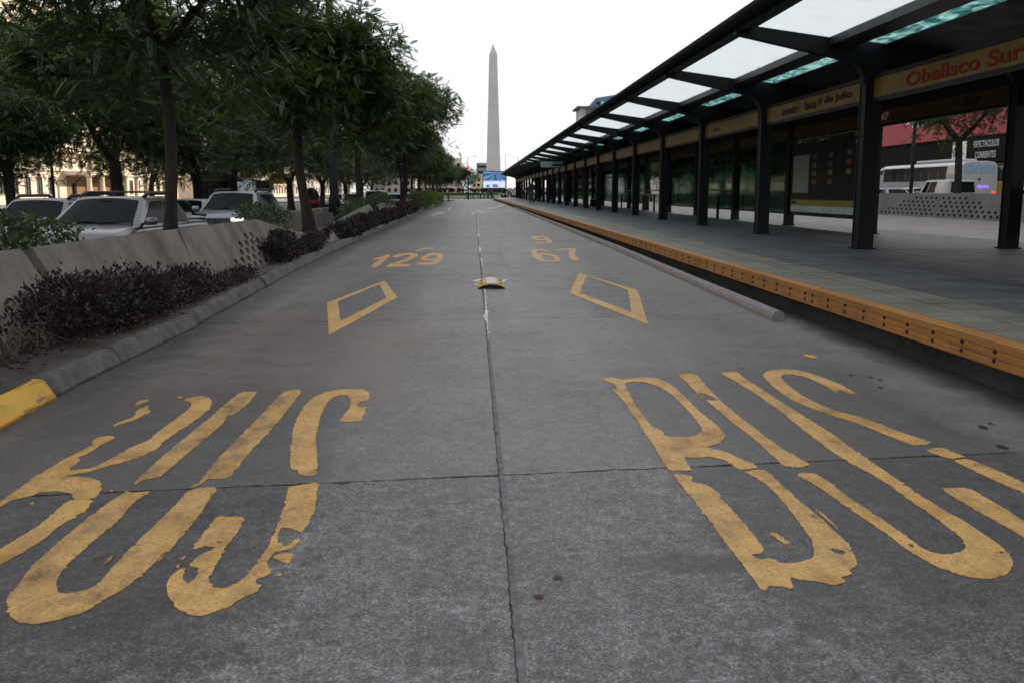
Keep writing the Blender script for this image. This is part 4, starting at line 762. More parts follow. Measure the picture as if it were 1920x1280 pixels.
# ================================================================== SHRUBS
def shrub(name, label, cat, blobs, n_, leafm, ls=(.05, .09), wid=.26, seed=1, group=None, stems=25, upright=.5):
    rs = np.random.default_rng(seed); B = np.array(blobs, float); vol = B[:, 3]*B[:, 4]*B[:, 5]; ids = rs.choice(len(B), n_, p=vol/vol.sum())
    u = rs.normal(size=(n_, 3)); u /= np.linalg.norm(u, axis=1, keepdims=True); rr = rs.uniform(.25, 1, n_)**.45*(1+.16*rs.normal(size=n_))
    C = B[ids, :3]+u*B[ids, 3:6]*rr[:, None]; keep = C[:, 2] > .13; C = C[keep]; u = u[keep]; m_ = len(C)
    o0 = C.mean(0); D = u+rs.normal(0, .6, (m_, 3)); D[:, 2] += upright; D /= np.linalg.norm(D, axis=1, keepdims=True)
    Sd = np.cross(D, rs.normal(size=(m_, 3))); Sd /= np.linalg.norm(Sd, axis=1, keepdims=True); Nn = np.cross(Sd, D); l = rs.uniform(ls[0], ls[1], m_)[:, None]; w = l*wid
    V = np.stack([C, C+D*l*.45-Sd*w+Nn*w*.4, C+D*l-Nn*l*.12, C+D*l*.45+Sd*w+Nn*w*.4], 1).reshape(-1, 3)-B[0, :3]*np.array((1, 1, 0))
    t = thing(name, label, cat, (B[0, 0], B[0, 1], 0), 0, group); link('foliage', np_mesh('foliage', V, np.arange(len(V)).reshape(-1, 4), leafm), t)
    mb = MB()
    for i in range(stems):
        b = B[rs.integers(len(B))]; p0 = Vector((b[0]+rs.normal()*.15*b[3]-.05, b[1]+rs.normal()*.4*b[4], .13)); v = rs.normal(size=3); v /= np.linalg.norm(v); p2 = Vector(b[:3])+Vector(v*b[3:6]*.98)
        p1 = (p0+p2)/2+Vector((0, 0, .12)); o_ = Vector((B[0, 0], B[0, 1], 0)); mb.tube([p0-o_, p1-o_, p2-o_], [.007, .005, .003], 4, False)
    tag(mb.build('stems', M['stem'], t), kind='stuff'); return t
GP = 'purple-leaved shrubs at the wall foot'
def run(y0, y1, xc, hw, h, k, rs_):   # a row of overlapping mounds
    return [(xc+rs_.normal()*.06, y0+(y1-y0)*(i+.5)/k, .12+h*(.42+.12*rs_.normal()), hw*rs_.uniform(.8, 1.15), (y1-y0)/k*rs_.uniform(.5, .85), h*rs_.uniform(.45, .62)) for i in range(k)]
r9 = np.random.default_rng(9)
shrub('purple_shrub', 'dark straggly shrub with bare stems at the left edge below the wall', 'shrub', run(4.6, 7.7, -3.25, .2, .46, 5, r9), 1300, M['leaf_purple'], (.025, .055), .3, 3, GP, 70)
shrub('purple_shrub', 'largest dark purple shrub spilling from the wall to the kerb', 'shrub', run(7.5, 9.4, -3.22, .32, .54, 3, r9)+run(9.2, 11.4, -3.18, .28, .34, 4, r9)+run(11.2, 13.4, -3.15, .2, .17, 4, r9), 13500, M['leaf_purple'], (.03, .062), .22, 4, GP, 60)
shrub('purple_shrub', 'purple shrub growing up the holed wall to the notch', 'shrub', run(16.1, 18.3, -3.45, .26, .46, 4, r9)+run(17.9, 22, -3.4, .24, .25, 4, r9), 12000, M['leaf_purple'], (.035, .07), .24, 5, GP, 40)
shrub('purple_shrub', 'purple shrub in front of the rising wall piece, fourth from the camera', 'shrub', run(24.8, 32.5, -3.5, .32, .42, 6, r9), 8000, M['leaf_purple'], (.06, .11), .28, 6, GP, 20)
shrub('purple_shrub', 'purple shrub between the wall blocks, fifth from the camera', 'shrub', run(33.5, 46, -3.55, .34, .45, 8, r9), 7000, M['leaf_purple'], (.07, .13), .3, 7, GP, 10)
shrub('purple_shrub', 'farthest purple shrub before the green grass clumps', 'shrub', run(48, 62, -3.65, .38, .62, 8, r9), 6000, M['leaf_purple'], (.08, .15), .3, 8, GP, 10)
GG = 'green shrubs along the wall top'
shrub('green_shrub', 'green leafy shrub hanging over the wall top in front of the pickup', 'shrub', [(-4.15, 6.6, .95, .28, 1.2, .2), (-4.1, 8.3, .93, .25, .9, .2), (-4.1, 9.4, .9, .2, .7, .13)], 4200, M['leaf_hedge'], (.03, .06), .4, 12, GG, 0, .2)
shrub('green_shrub', 'small green shrub on the wall top before the white car', 'shrub', [(-4.15, 18.6, .92, .25, 1.2, .16), (-4.1, 20.3, .8, .25, .9, .16)], 2200, M['leaf_hedge'], (.035, .07), .35, 13, GG, 0, .2)
shrub('green_shrub', 'green shrub in the notch below the black lamp post', 'shrub', run(33, 37, -4.3, .4, 1.0, 4, r9), 2600, M['leaf_hedge'], (.06, .11), .3, 14, GG, 4)
shrub('green_shrub', 'green shrub between the wall blocks below the white van', 'shrub', run(38, 46, -4.1, .45, 1.0, 5, r9), 3000, M['leaf_hedge'], (.07, .12), .3, 15, GG, 4)
shrub('grass_clump', 'bright green grass clump at the far end of the planter', 'grass', run(78, 104, -3.75, .5, .95, 9, r9), 6000, M['grass'], (.25, .5), .06, 16, GG, 0, 1.4)
shrub('grass_clump', 'pale dry grass clump beyond the purple shrubs', 'grass', run(62, 78, -3.8, .5, .9, 7, r9), 4500, M['leaf_hedge'], (.2, .4), .08, 17, GG, 0, 1.2)

# ================================================================== VEHICLES
def lerp(a, b, t): return a+(b-a)*t
def make_car(label, paint, loc, rz_, L=4.6, Wd=1.8, belt=.98, roof=1.62, hood=.98, wb=(-.55, .5), cab=(-.95, -.35, 1.55, 2.2), kind='suv', rails=False, lamps=False, group=None, name='car', cat='car', bed=None, grille='slats'):
    """front at -y. cab = windscreen base y, roof front y, roof rear y, rear base y"""
    t = thing(name, label, cat, loc, rz_, group); w = Wd/2; y0, y1 = -L/2, L/2; P_ = M[paint]
    # lower body, lofted
    st = [(y0, .70, .34, .62), (y0+.10, .90, .26, hood-.16), (y0+.35, .97, .24, hood-.07), (cab[0]-.1, 1.0, .24, hood+.0), (cab[0]+.25, 1.0, .24, belt), (0.3, 1.0, .24, belt+.01), (cab[3]-.3 if not bed else bed, 1.0, .24, belt+.02), (y1-.35, .985, .26, belt+(.0 if not bed else .02)), (y1-.08, .94, .30, belt-.03), (y1, .86, .38, belt-.12)]
    mb = MB(); n_ = 0
    for (y, k, zb, zt) in st:
        ww = w*k; sec = [(ww*.86, zb), (ww*.985, zb+.1), (ww, lerp(zb, zt, .45)), (ww*.985, lerp(zb, zt, .78)), (ww*.93, zt-.02), (ww*.8, zt+.015), (ww*.4, zt+.035)]
        ring = [(x, y, z) for x, z in sec]+[(-x, y, z) for x, z in sec[::-1]]; n_ = len(ring); mb.v += ring
    for i in range(len(st)-1):
        for j in range(n_): mb.f.append((i*n_+j, i*n_+(j+1) % n_, (i+1)*n_+(j+1) % n_, (i+1)*n_+j)[::-1])
    mb.f += [tuple(range(n_)), tuple((len(st)-1)*n_+j for j in range(n_-1, -1, -1))]
    body = mb.build('body', P_, t, True); ss = body.modifiers.new('smooth', 'SUBSURF'); ss.levels = ss.render_levels = 2
    # cabin
    a, b, c, d = cab; wb_ = w*.955; wr = w*.745; zb = belt-.04
    if kind == 'van': wr = w*.86
    base4 = [(-wb_, a, zb), (wb_, a, zb), (wb_, d, zb), (-wb_, d, zb)]; roof4 = [(-wr, b, roof-.05), (wr, b, roof-.05), (wr, c, roof-.05), (-wr, c, roof-.05)]
    mb = MB(); rings = []
    for s_ in (0, .5, 1.0): rings.append([tuple(lerp(p[i], q[i], s_)+(.018*math.sin(s_*math.pi)*(1 if i == 0 and p[0] > 0 else -1 if i == 0 else 0)) for i in range(3)) for p, q in zip(base4, roof4)])
    top = [(x*.82, lerp(y, (b+c)/2, .08), roof) for x, y, z in roof4]; rings.append(top)
    for r_ in rings: mb.v += r_
    for i in range(3):
        for j in range(4): mb.f.append((i*4+j, i*4+(j+1) % 4, (i+1)*4+(j+1) % 4, (i+1)*4+j))
    mb.f.append((12, 13, 14, 15)); mb.build('cabin', P_, t, True, bevel=.07, seg=3)
    def on(pa, pb, pc, pd, u, v, off):
        pa, pb, pc, pd = map(Vector, (pa, pb, pc, pd)); p = pa.lerp(pb, u).lerp(pd.lerp(pc, u), v); nn = (pb-pa).cross(pd-pa).normalized(); return p+nn*off
    def pane(q, poly, nm, mat, off=.03): 
        MB().add([on(*q, u, v, off) for u, v in poly], [tuple(range(len(poly)))]).build(nm, mat, t)
    fr = (base4[0], base4[1], roof4[1], roof4[0]); rg = (base4[1], base4[2], roof4[2], roof4[1]); lf_ = (base4[3], base4[0], roof4[0], roof4[3]); bk = (base4[2], base4[3], roof4[3], roof4[2])
    def curved(q, u0, u1, v0, v1, nm, bul):
        mb = MB(); nu, nv = 10, 4
        for jv in range(nv+1):
            for iu in range(nu+1):
                uu, vv = iu/nu, jv/nv; k_ = .004*(1-abs(2*uu-1)**6); mb.v.append(tuple(on(*q, lerp(u0, u1, uu)+(.012*(2*uu-1) if jv == 0 else 0), lerp(v0, v1, vv), .016+bul*(1-(2*uu-1)**2)+k_)))
        for jv in range(nv):
            for iu in range(nu): a_ = jv*(nu+1)+iu; mb.f.append((a_, a_+1, a_+nu+2, a_+nu+1))
        return mb.build(nm, M['car_glass'], t, True)
    ws = curved(fr, .07, .93, .08, .92, 'windscreen', .05); curved(bk, .1, .9, .15, .9, 'rear_window', .03)
    for u_ in (.2, .55): MB().tube([on(*fr, u_, .06, .07), on(*fr, u_+.3, .12, .075)], .009, 5).build('wiper', M['trim'], t)
    MB().box(-.12, .12, -.012, .012, -.035, .035).build('inner_mirror', M['trim'], t, loc=on(*fr, .5, .84, .075)); MB().add([on(*fr, .06, .02, .03), on(*fr, .94, .02, .03), on(*fr, .93, .09, .045), on(*fr, .07, .09, .045)], [(0, 1, 2, 3)]).build('cowl', M['trim'], t)
    if kind == 'van': sw = [((.10, .14), (.27, .14), (.27, .9), (.13, .9)), ((.31, .14), (.55, .14), (.55, .9), (.31, .9))]
    elif kind == 'pickup': sw = [((.09, .12), (.46, .12), (.46, .9), (.16, .9)), ((.52, .12), (.93, .12), (.80, .9), (.52, .9))]
    else: sw = [((.12, .12), (.42, .12), (.42, .9), (.2, .9)), ((.46, .12), (.72, .12), (.72, .9), (.46, .9)), ((.76, .14), (.92, .22), (.84, .88), (.76, .9))]
    for pl in sw:
        pane(rg, pl, 'side_window', M['car_glass'], .028); pane(lf_, [(1-u, v) for u, v in pl][::-1], 'side_window', M['car_glass'], .028)
    # door cuts and handles
    for s_ in (-1, 1):
        for yy in (a+.18, lerp(a, d, .47), lerp(a, d, .86)): box('door_gap', M['trim'], t, s_*w*1.0-.006, s_*w*1.0+.004, yy-.006, yy+.006, .34, belt-.1)
        for yy in (lerp(a, d, .40), lerp(a, d, .8)): box('door_handle', M['trim'] if kind == 'pickup' else P_, t, s_*w-.02, s_*w+.025, yy-.09, yy+.09, belt-.17, belt-.135, .012)
        mm = MB(); mm.lathe([(0, -.09), (.075, -.08), (.1, -.03), (.1, .03), (.07, .08), (0, .085)], 12); mi = mm.build('mirror', P_, t, True, loc=(s_*(w+.11), a+.28, belt+.075)); mi.scale = (1.25, .75, .85)
        box('mirror_arm', M['trim'], t, min(s_*w*.93, s_*(w+.08)), max(s_*w*.93, s_*(w+.08)), a+.25, a+.31, belt-.0, belt+.04)
        MB().box(-.2, .2, -.05, .05, -.05, .05).build('headlamp', M['lamp_on'] if lamps else M['lamp_off'], t, bevel=.03, loc=(s_*(w*.68), y0+.085, hood-.25), rot=(.2, 0, s_*.35))
        box('tail_lamp', M['tail_off'], t, s_*w*.72-.1, s_*w*.72+.1, y1-.07, y1+.005, belt-.32, belt-.06, .02)
        for yy in (y0+.82, y1-.86):
            wm = thing('wheel', None, None, (s_*(w-.1), yy, .34)); wm.parent = t
            ty = MB().lathe([(.2, -.1), (.31, -.105), (.335, -.08), (.34, 0), (.335, .08), (.31, .105), (.2, .1)], 22); ty.build('tyre', M['rubber'], wm, True, rot=(0, math.pi/2, 0))
            MB().lathe([(0, .03), (.06, .05), (.19, .07), (.205, .09), (.21, -.09)], 10).build('rim', M['rim'], wm, False, rot=(0, s_*math.pi/2, 0))
            ar = MB(); ar.plate([(.42*math.cos(q*math.pi/10), .42*math.sin(q*math.pi/10)) for q in range(11)], [], (s_*(w+.012), yy, .36), (0, s_, 0), (0, 0, 1), .02); ar.build('wheel_arch', M['trim'], t)
    if grille == 'slats':
        box('grille', M['trim'], t, -w*.5, w*.5, y0-.006, y0+.08, hood-.46, hood-.2, .02)
        for i in range(15):
            x = -w*.47+i*w*.94/14
            if abs(x) > .03: box('grille_bar', M['chrome'], t, x-.012, x+.012, y0-.02, y0-.004, hood-.44, hood-.22)
    else: box('grille', M['trim'], t, -w*.45, w*.45, y0-.006, y0+.08, hood-.4, hood-.27, .02)
    box('bumper', M['trim'], t, -w*.86, w*.86, y0-.03, y0+.12, .28, .5, .04); box('number_plate', M['text_white'], t, -.22, .22, y0-.045, y0-.032, .42, .53)
    if rails:
        for s_ in (-1, 1):
            MB().tube([(s_*wr*.9, b+.12, roof-.02), (s_*wr*.92, b+.3, roof+.06), (s_*wr*.92, c-.3, roof+.06), (s_*wr*.9, c-.1, roof-.02)], .038, 8).build('roof_rail', M['trim'], t, True)
        if rails == 2:
            for yy in (b+.45, c-.4): MB().tube([(-wr*.95, yy, roof+.085), (wr*.95, yy, roof+.085)], .02, 8).build('cross_bar', M['trim'], t, True)
    if bed:
        box('bed_liner', M['trim'], t, -w*.8, w*.8, bed+.06, y1-.1, belt-.02, belt+.045); 
        for s_ in (-1, 1): MB().tube([(s_*w*.86, bed, roof-.12), (s_*w*.87, bed+.35, belt+.14), (s_*w*.87, y1-.25, belt+.1)], .03, 8).build('bed_rail', M['trim'], t, True)
    MB().tube([(.0, b+.25, roof), (.0, b+.33, roof+.14)], .006, 5).build('aerial', M['trim'], t)
    return t
GL = 'cars in the left carriageway'; ZL = -.45
make_car('silver pickup with black roof rails right behind the concrete wall', 'p_silver', (-7.0, 19.8, ZL), R(-4), 5.2, 1.83, 1.13, 1.66, 1.11, cab=(-1.55, -.7, .95, 1.25), kind='pickup', rails=2, group=GL, bed=1.24, name='pickup_truck', cat='pickup', grille='plain')
make_car('pale silver SUV with lit headlamp and slatted grille behind the wall', 'p_pale', (-7.85, 32.6, ZL), R(-3), 4.9, 1.98, 1.15, 1.76, 1.15, cab=(-1.2, -.35, 1.75, 2.3), rails=1, lamps=True, group=GL)
make_car('silver estate car half hidden behind the silver pickup', 'p_silver', (-9.9, 23.0, ZL), R(-3), 4.5, 1.78, 1.06, 1.6, 1.04, cab=(-1.15, -.4, 1.55, 2.2), rails=1, group=GL, grille='plain')
make_car('white hatchback at the left edge behind the green shrub', 'p_white', (-12.9, 24.2, ZL), R(-2), 4.1, 1.72, .98, 1.5, .96, cab=(-.95, -.3, 1.3, 1.95), group=GL, grille='plain')
make_car('black car roof showing behind the white hatchback', 'p_black', (-13.4, 31, ZL), R(-2), 4.4, 1.76, .98, 1.5, .96, group=GL, grille='plain')
make_car('white saloon between the pickup and the pale SUV', 'p_white', (-11.1, 38.5, ZL), R(-2), 4.4, 1.75, .95, 1.47, .94, group=GL, grille='plain')
make_car('pale saloon behind the white saloon left of the SUV', 'p_pale', (-11.3, 46, ZL), 0, 4.4, 1.75, .97, 1.52, .95, group=GL, grille='plain')
make_car('white van with lit headlamp coming down the left carriageway', 'p_white', (-8.2, 82, ZL), 0, 4.3, 1.83, 1.1, 1.86, 1.08, cab=(-1.35, -.85, 2.05, 2.12), kind='van', lamps=True, group=GL, name='van', cat='van', grille='plain')
for i, (x, y, p_, lb) in enumerate([(-8.1, 100, 'p_white', 'white car with lit headlamps right of the white van'), (-11.4, 92, 'p_grey', 'grey car left of the white van'), (-8.0, 117, 'p_pale', 'pale car with headlamps on between the thin trunks'), (-11.2, 112, 'p_white', 'white car in the second lane behind the thin trunks'), (-8.0, 135, 'p_white', 'far white car near the end of the tree row'), (-11.3, 130, 'p_silver', 'far silver car in the second lane'), (-8.2, 158, 'p_grey', 'farthest grey car near the crossing'), (-14.6, 104, 'p_white', 'white car in the third lane far back')]):
    make_car(lb, p_, (x, y, ZL), 0, 4.5, 1.78, .98, 1.55, .96, lamps=i % 2 == 0, group=GL, grille='plain')
GRR = 'cars in the right carriageway'; ZR = .03
make_car('white panel van with dark side windows behind the holed barrier', 'p_white', (27.6, 56.0, ZR), R(180), 4.9, 1.85, 1.15, 1.95, 1.12, cab=(-1.45, -.75, 2.1, 2.18), kind='van', group=GRR, name='van', cat='van', grille='plain')
make_car('silver saloon in front of the white panel van', 'p_pale', (27.4, 63.6, ZR), R(180), 4.4, 1.76, .97, 1.5, .95, group=GRR, grille='plain')
make_car('white car in the next lane beside the coach', 'p_white', (30.4, 66.5, ZR), R(180), 4.4, 1.76, 1.0, 1.55, .98, group=GRR, grille='plain')
make_car('grey saloon at the left end of the barrier gap', 'p_grey', (27.2, 70.5, ZR), R(180), 4.4, 1.76, .97, 1.52, .95, group=GRR, grille='plain')
make_car('red car with dark rear window at the right edge behind the bin', 'p_red', (27.5, 46.2, ZR), R(180), 4.3, 1.75, .98, 1.52, .96, group=GRR, grille='plain')
for i, (x, y, p_, lb) in enumerate([(27.4, 96, 'p_red', 'red car seen between the middle shelter columns'), (27.4, 103, 'p_white', 'white car behind the red car between the shelter columns'), (30.6, 112, 'p_white', 'white car seen through the far shelter glass'), (27.5, 124, 'p_silver', 'silver car seen between the far shelter columns'), (30.6, 84, 'p_silver', 'silver car seen through the shelter glass near the map')]):
    make_car(lb, p_, (x, y, ZR), R(180), 4.4, 1.76, .98, 1.52, .96, group=GRR, grille='plain')
# coach: rear towards us, front far
def coach(label, loc, paint, L=13, Hh=3.45, stripe=None, name='coach', cat='coach', group=None, cargo=0):
    t = thing(name, label, cat, loc, 0, group); w = 1.25; y0, y1 = -L/2, L/2
    mb = MB(); sec = [(w*.9, .35), (w, .55), (w, 1.6), (w*.985, 2.4), (w*.93, Hh-.22), (w*.78, Hh-.06), (w*.4, Hh)]
    st = [(y0, .95, 0), (y0+.12, 1, 0), (y1-1.1, 1, 0), (y1-.35, .985, -.12), (y1, .92, -.4)]
    for (y, k, dz) in st: mb.v += [(x*k, y, z+(dz if z > 2 else 0)) for x, z in sec]+[(-x*k, y, z+(dz if z > 2 else 0)) for x, z in sec[::-1]]
    n_ = len(sec)*2
    for i in range(len(st)-1):
        for j in range(n_): mb.f.append((i*n_+j, i*n_+(j+1) % n_, (i+1)*n_+(j+1) % n_, (i+1)*n_+j)[::-1])
    mb.f += [tuple(range(n_)), tuple(4*n_+j for j in range(n_-1, -1, -1))]; mb.build('body', M[paint], t, False, bevel=.05)
    dk = M['win_glass']
    for s_ in (-1, 1):
        for i in range(8):
            ya = y0+1.9+i*1.22 if i else y0+1.9; yb_ = y0+1.9+(i+1)*1.22-.05; xw = s_*w*.99
            MB().add([(s_*(w+.006), ya, 1.98), (s_*(w+.006), yb_, 1.98), (s_*(w*.958+.01), yb_, 2.92), (s_*(w*.958+.01), ya, 2.92)], [(0, 1, 2, 3)]).build('side_window', dk, t)
        MB().add([(s_*(w+.006), y1-1.15, 1.35), (s_*(w*.95+.02), y1-.3, 1.35), (s_*(w*.93+.02), y1-.45, 2.72), (s_*(w*.958+.01), y1-1.15, 2.9)], [(0, 1, 2, 3)]).build('side_window', dk, t)
        MB().tube([(s_*w*.95, y1-.25, 2.55), (s_*(w+.3), y1+.15, 2.5), (s_*(w+.3), y1+.15, 2.2)], .04, 6).build('mirror', M['trim'], t)
        for yy in (y0+2.6, y0+3.9, y1-2.6): MB().lathe([(0, .05), (.3, .1), (.5, .1), (.52, 0), (.5, -.14), (0, -.14)], 20).build('wheel', M['rubber'], t, False, loc=(s_*(w-.08), yy, .52), rot=(0, s_*math.pi/2, 0))
        box('tail_lamp', M['tail'], t, s_*.98-.12, s_*.98+.12, y0-.012, y0+.02, .95, 1.3)
    MB().add([(-1.05, y1+.0, 1.2), (1.05, y1, 1.2), (1.0, y1+.005, 2.5), (-1.0, y1+.005, 2.5)], [(0, 1, 2, 3)]).build('windscreen', dk, t)
    box('air_conditioner', M[paint], t, -.85, .85, y0+2.0, y0+7.2, Hh-.03, Hh+.2, .08)
    box('rear_window', simple('pale_rear_glass_'+name, (.30, .42, .55), .15), t, -.95, .95, y0-.015, y0+.02, 2.45, 3.0, .01)
    if stripe: box('light_strip', emis('purple_strip', (.28, .16, 1.0), 1.2), t, -.62, .62, y0-.02, y0+.02, 1.5, 1.68, .01); box('number_plate', M['text_dark'], t, -.28, .28, y0-.02, y0+.02, .92, 1.05); MB().tube([(0, y0-.02, 2.05), (0, y0+.02, 2.05)], .09, 12).build('badge', M['tail_off'], t)
    return t
coach('white touring coach with purple rear light strip behind the panel van', (32.2, 67.3, ZR), 'p_white', Hh=3.2, stripe=True, group='buses in the right carriageway')
M['p_yellow'] = car_paint('yellow_bus_paint', (.55, .33, .04), 0)
coach('yellow city bus at the right edge behind the red car', (36.4, 60.0, ZR), 'p_yellow', 11, 3.0, name='city_bus', cat='bus', group='buses in the right carriageway')
coach('white city bus behind the yellow hoarding across the left lanes', (-26.5, 118, ZL), 'p_white', 11, 3.1, name='city_bus', cat='bus')

# ================================================================== BUILDINGS
M['stone'] = concrete('cream_stone', (.70, .60, .47), .1, .2, .5); M['stone2'] = concrete('pale_stone', (.46, .43, .39), .12, .25, .5); M['stone_dark'] = concrete('grey_stone', (.13, .127, .125), .2, .4, .7)
M['shutter'] = simple('window_frame', (.30, .26, .20), .6); M['wood_door'] = simple('warm_door', (.24, .12, .05), .5)
M['red_sheet'] = simple('red_hoarding', (.31, .034, .045), .6, 0, .12, .25); M['black_panel'] = simple('black_panel', (.010, .010, .011), .9, 0, .3, 2, 0, .1)
def add_windows(t, spots, fx, wy=1.1, hz=1.7, sgn=1, frame='shutter'):
    """windows in a facade on plane x = fx looking to sgn*X; spots [(y, z)] relative to thing"""
    fm = MB(); 
    for (a, b, c, d) in ((-wy/2-.1, -wy/2, -.1, hz+.1), (wy/2, wy/2+.1, -.1, hz+.1), (-wy/2, wy/2, hz, hz+.12), (-wy/2, wy/2, -.16, 0), (-.03, .03, 0, hz)): fm.box(min(0, sgn*.12), max(0, sgn*.12), a, b, c, d)
    fme = fm.mesh('window', M[frame]); pme = MB().box(min(0, sgn*.03), max(0, sgn*.03), -wy/2, wy/2, 0, hz).mesh('pane', M['win_glass'])
    for (y, z) in spots:
        w_ = link('window', fme, t, (fx, y, z)); link('pane', pme, w_, (0, 0, 0))
bl = thing('cream_building', 'sunlit cream stone building with columned porch behind the left trees', 'building', (-60, 150, -.32))
box('wall', M['stone'], bl, -16, 0, -52, 50, 0, 27); box('cornice', M['stone'], bl, -.1, .55, -52.3, 50.3, 7.2, 7.65, .05); box('cornice', M['stone'], bl, -.1, .5, -52.3, 50.3, 4.55, 4.8, .04); box('parapet', M['stone'], bl, -.2, .7, -52.4, 50.4, 26.6, 27.4, .05)
add_windows(bl, [(y, z) for y in np.arange(-49, 50, 3.6) for z in (5.2, 8.6, 12.0, 15.4, 18.8, 22.2)], .005)
add_windows(bl, [(y, 1.3) for y in np.arange(-49, 50, 3.6) if not -6 < y < 21], .004, 1.4, 2.2)
po = MB().box(0, 4.2, -5.5, 20.5, 4.05, 4.6).build('porch_roof', M['stone'], bl, bevel=.05)
for y in np.arange(-5, 20.5, 5.0): MB().lathe([(.5, 0), (.5, .25), (.4, .32), (.34, 3.7), (.46, 3.85), (.5, 4.04)], 16).build('column', M['stone'], bl, True, loc=(3.7, y, 0))
box('doorway', M['wood_door'], bl, 0, .06, -4, 19, .1, 3.9); 
for y in (-1.5, 4, 9.5, 15): box('door', M['win_glass'], bl, .06, .12, y-.8, y+.8, .1, 2.8)
b2 = thing('pale_building', 'pale office block with many windows behind the trees farther up the avenue', 'building', (-60, 262, -.32)); box('wall', M['stone'], b2, -16, 0, -50, 60, 0, 30); box('cornice', M['stone'], b2, -.1, .5, -50.2, 60.2, 4.4, 4.9); add_windows(b2, [(y, z) for y in np.arange(-47, 58, 4.2) for z in (1.2, 5.8, 9.2, 12.6, 16, 19.4, 22.8, 26.2)], .005, 1.6, 1.9)
b4 = thing('long_far_building', 'long pale building far up the left side of the avenue', 'building', (-60, 390, -.32)); box('wall', M['stone2'], b4, -16, 0, -62, 90, 0, 28); add_windows(b4, [(y, z) for y in np.arange(-58, 86, 6) for z in (1.2, 6, 10, 14, 18, 22)], .005, 1.8, 2.0)
b3 = thing('near_left_building', 'grey building behind the trees at the far left', 'building', (-60, 66, -.32)); box('wall', M['stone2'], b3, -16, 0, -60, 30, 0, 26); add_windows(b3, [(y, z) for y in np.arange(-10, 28, 4) for z in (1.2, 5.2, 8.8, 12.4)], .005, 1.5, 1.9)
# east side of the avenue; heights and unseen rows set to shade the street
be = thing('hoarding_building', 'dark fronted building with a red hoarding across the avenue on the right', 'building', (60, 130, 0)); box('wall', M['stone_dark'], be, 0, 18, -45, 66, 0, 37)
box('ground_floor_band', M['black_panel'], be, -.5, 0, -45, 66, 4.6, 7.6)
add_windows(be, [(y, 1.0) for y in np.arange(-42, 64, 4)], -.005, 2.6, 2.8, -1, 'black_panel')
for y in (18, 27): box('pale_pillar', M['stone2'], be, -.4, 0, y-2.0, y+2.0, .2, 7.4)
add_windows(be, [(y, z) for y in np.arange(-42, 64, 4.4) for z in (21.5, 25.2, 28.9, 32.6)], -.005, 1.5, 2.0, -1)
rh = thing('red_hoarding', 'large red printed hoarding with white emblems on the right building', 'hoarding', (59.2, 130, 7.75)); box('panel', M['red_sheet'], rh, -.1, .1, -44, 22, 0, 12.5, .02)
def rtext(txt, size, y, z, bold=0, nm='lettering', xs=1): link(nm, text_mesh(nm, txt, size, M['text_white'], 'CENTER', .01, bold, xs), rh, (-.13, y, z), FACE_ROAD)
MB().plate([(-.9, 2.2), (-.9, .8), (-.5, .1), (0, 0), (.5, .1), (.9, .8), (.9, 2.2)][::-1], [[(-.5, 1.7), (.5, 1.7), (.5, 1.3), (-.5, 1.3)]], (-.12, 13.4, 1.5), (0, -1, 0), (0, 0, 1), .02).build('emblem', M['text_white'], rh); rtext('PROMUEVE', .45, 13.4, 4.6)
rtext('METRO', 1.15, 7.3, 2.6, .03); rtext('APOYA', .4, 6.6, 5.0)
rtext('K', 1.7, 1.6, 2.3, .06); rtext('ESPACIO DE\nLA MEMORIA', .75, -2.2, 1.9, .02, xs=1.0); rtext('ORGANIZA EVENTO', .5, -1.0, 5.6)
MB().box(-.14, -.1, -8.4, -7.0, 2.6, 5.2).build('emblem', M['text_white'], rh)
M['pale_strip2'] = simple('grey_letters', (.4, .4, .41), .6)
sg = thing('led_sign', 'black sign band with white block lettering over the shop fronts on the right', 'sign', (59.3, 104, 4.7)); box('panel', M['black_panel'], sg, -.12, 0, -14, 12, 0, 2.9)
for (tx, y, z) in [('DEL SOL', -2.4, 1.55), ('AL 11/70', -2.4, .3), ('ESPECTACULOS', 6.8, 1.55), ('CORRIENTES', 6.8, .3)]: link('lettering', text_mesh('lettering', tx, 1.05, M['pale_strip2'], 'CENTER', .01, .02, .75), sg, (-.14, y, z), FACE_ROAD)
box('white_logo', M['text_white'], sg, -.16, -.12, 11.2, 14.6, .1, 2.6, .2); box('logo_core', M['black_panel'], sg, -.19, -.15, 12.4, 13.4, .8, 1.9)
bn = thing('far_right_building', 'stone building row beyond the red hoarding building', 'building', (60, 260, 0)); box('wall', M['stone2'], bn, 0, 18, -58, 130, 0, 36); add_windows(bn, [(y, z) for y in np.arange(-54, 60, 5) for z in (2, 6, 10, 14, 18, 22, 26, 30)], -.005, 1.6, 2.0, -1)
bs = thing('near_right_building', 'grey building south of the red hoarding building, outside the view', 'building', (60, 30, 0)); box('wall', M['stone2'], bs, 0, 18, -70, 50, 0, 36.5); add_windows(bs, [(y, z) for y in np.arange(-60, 48, 6) for z in (2, 8, 14, 20, 26, 31)], -.005, 1.6, 2.0, -1)
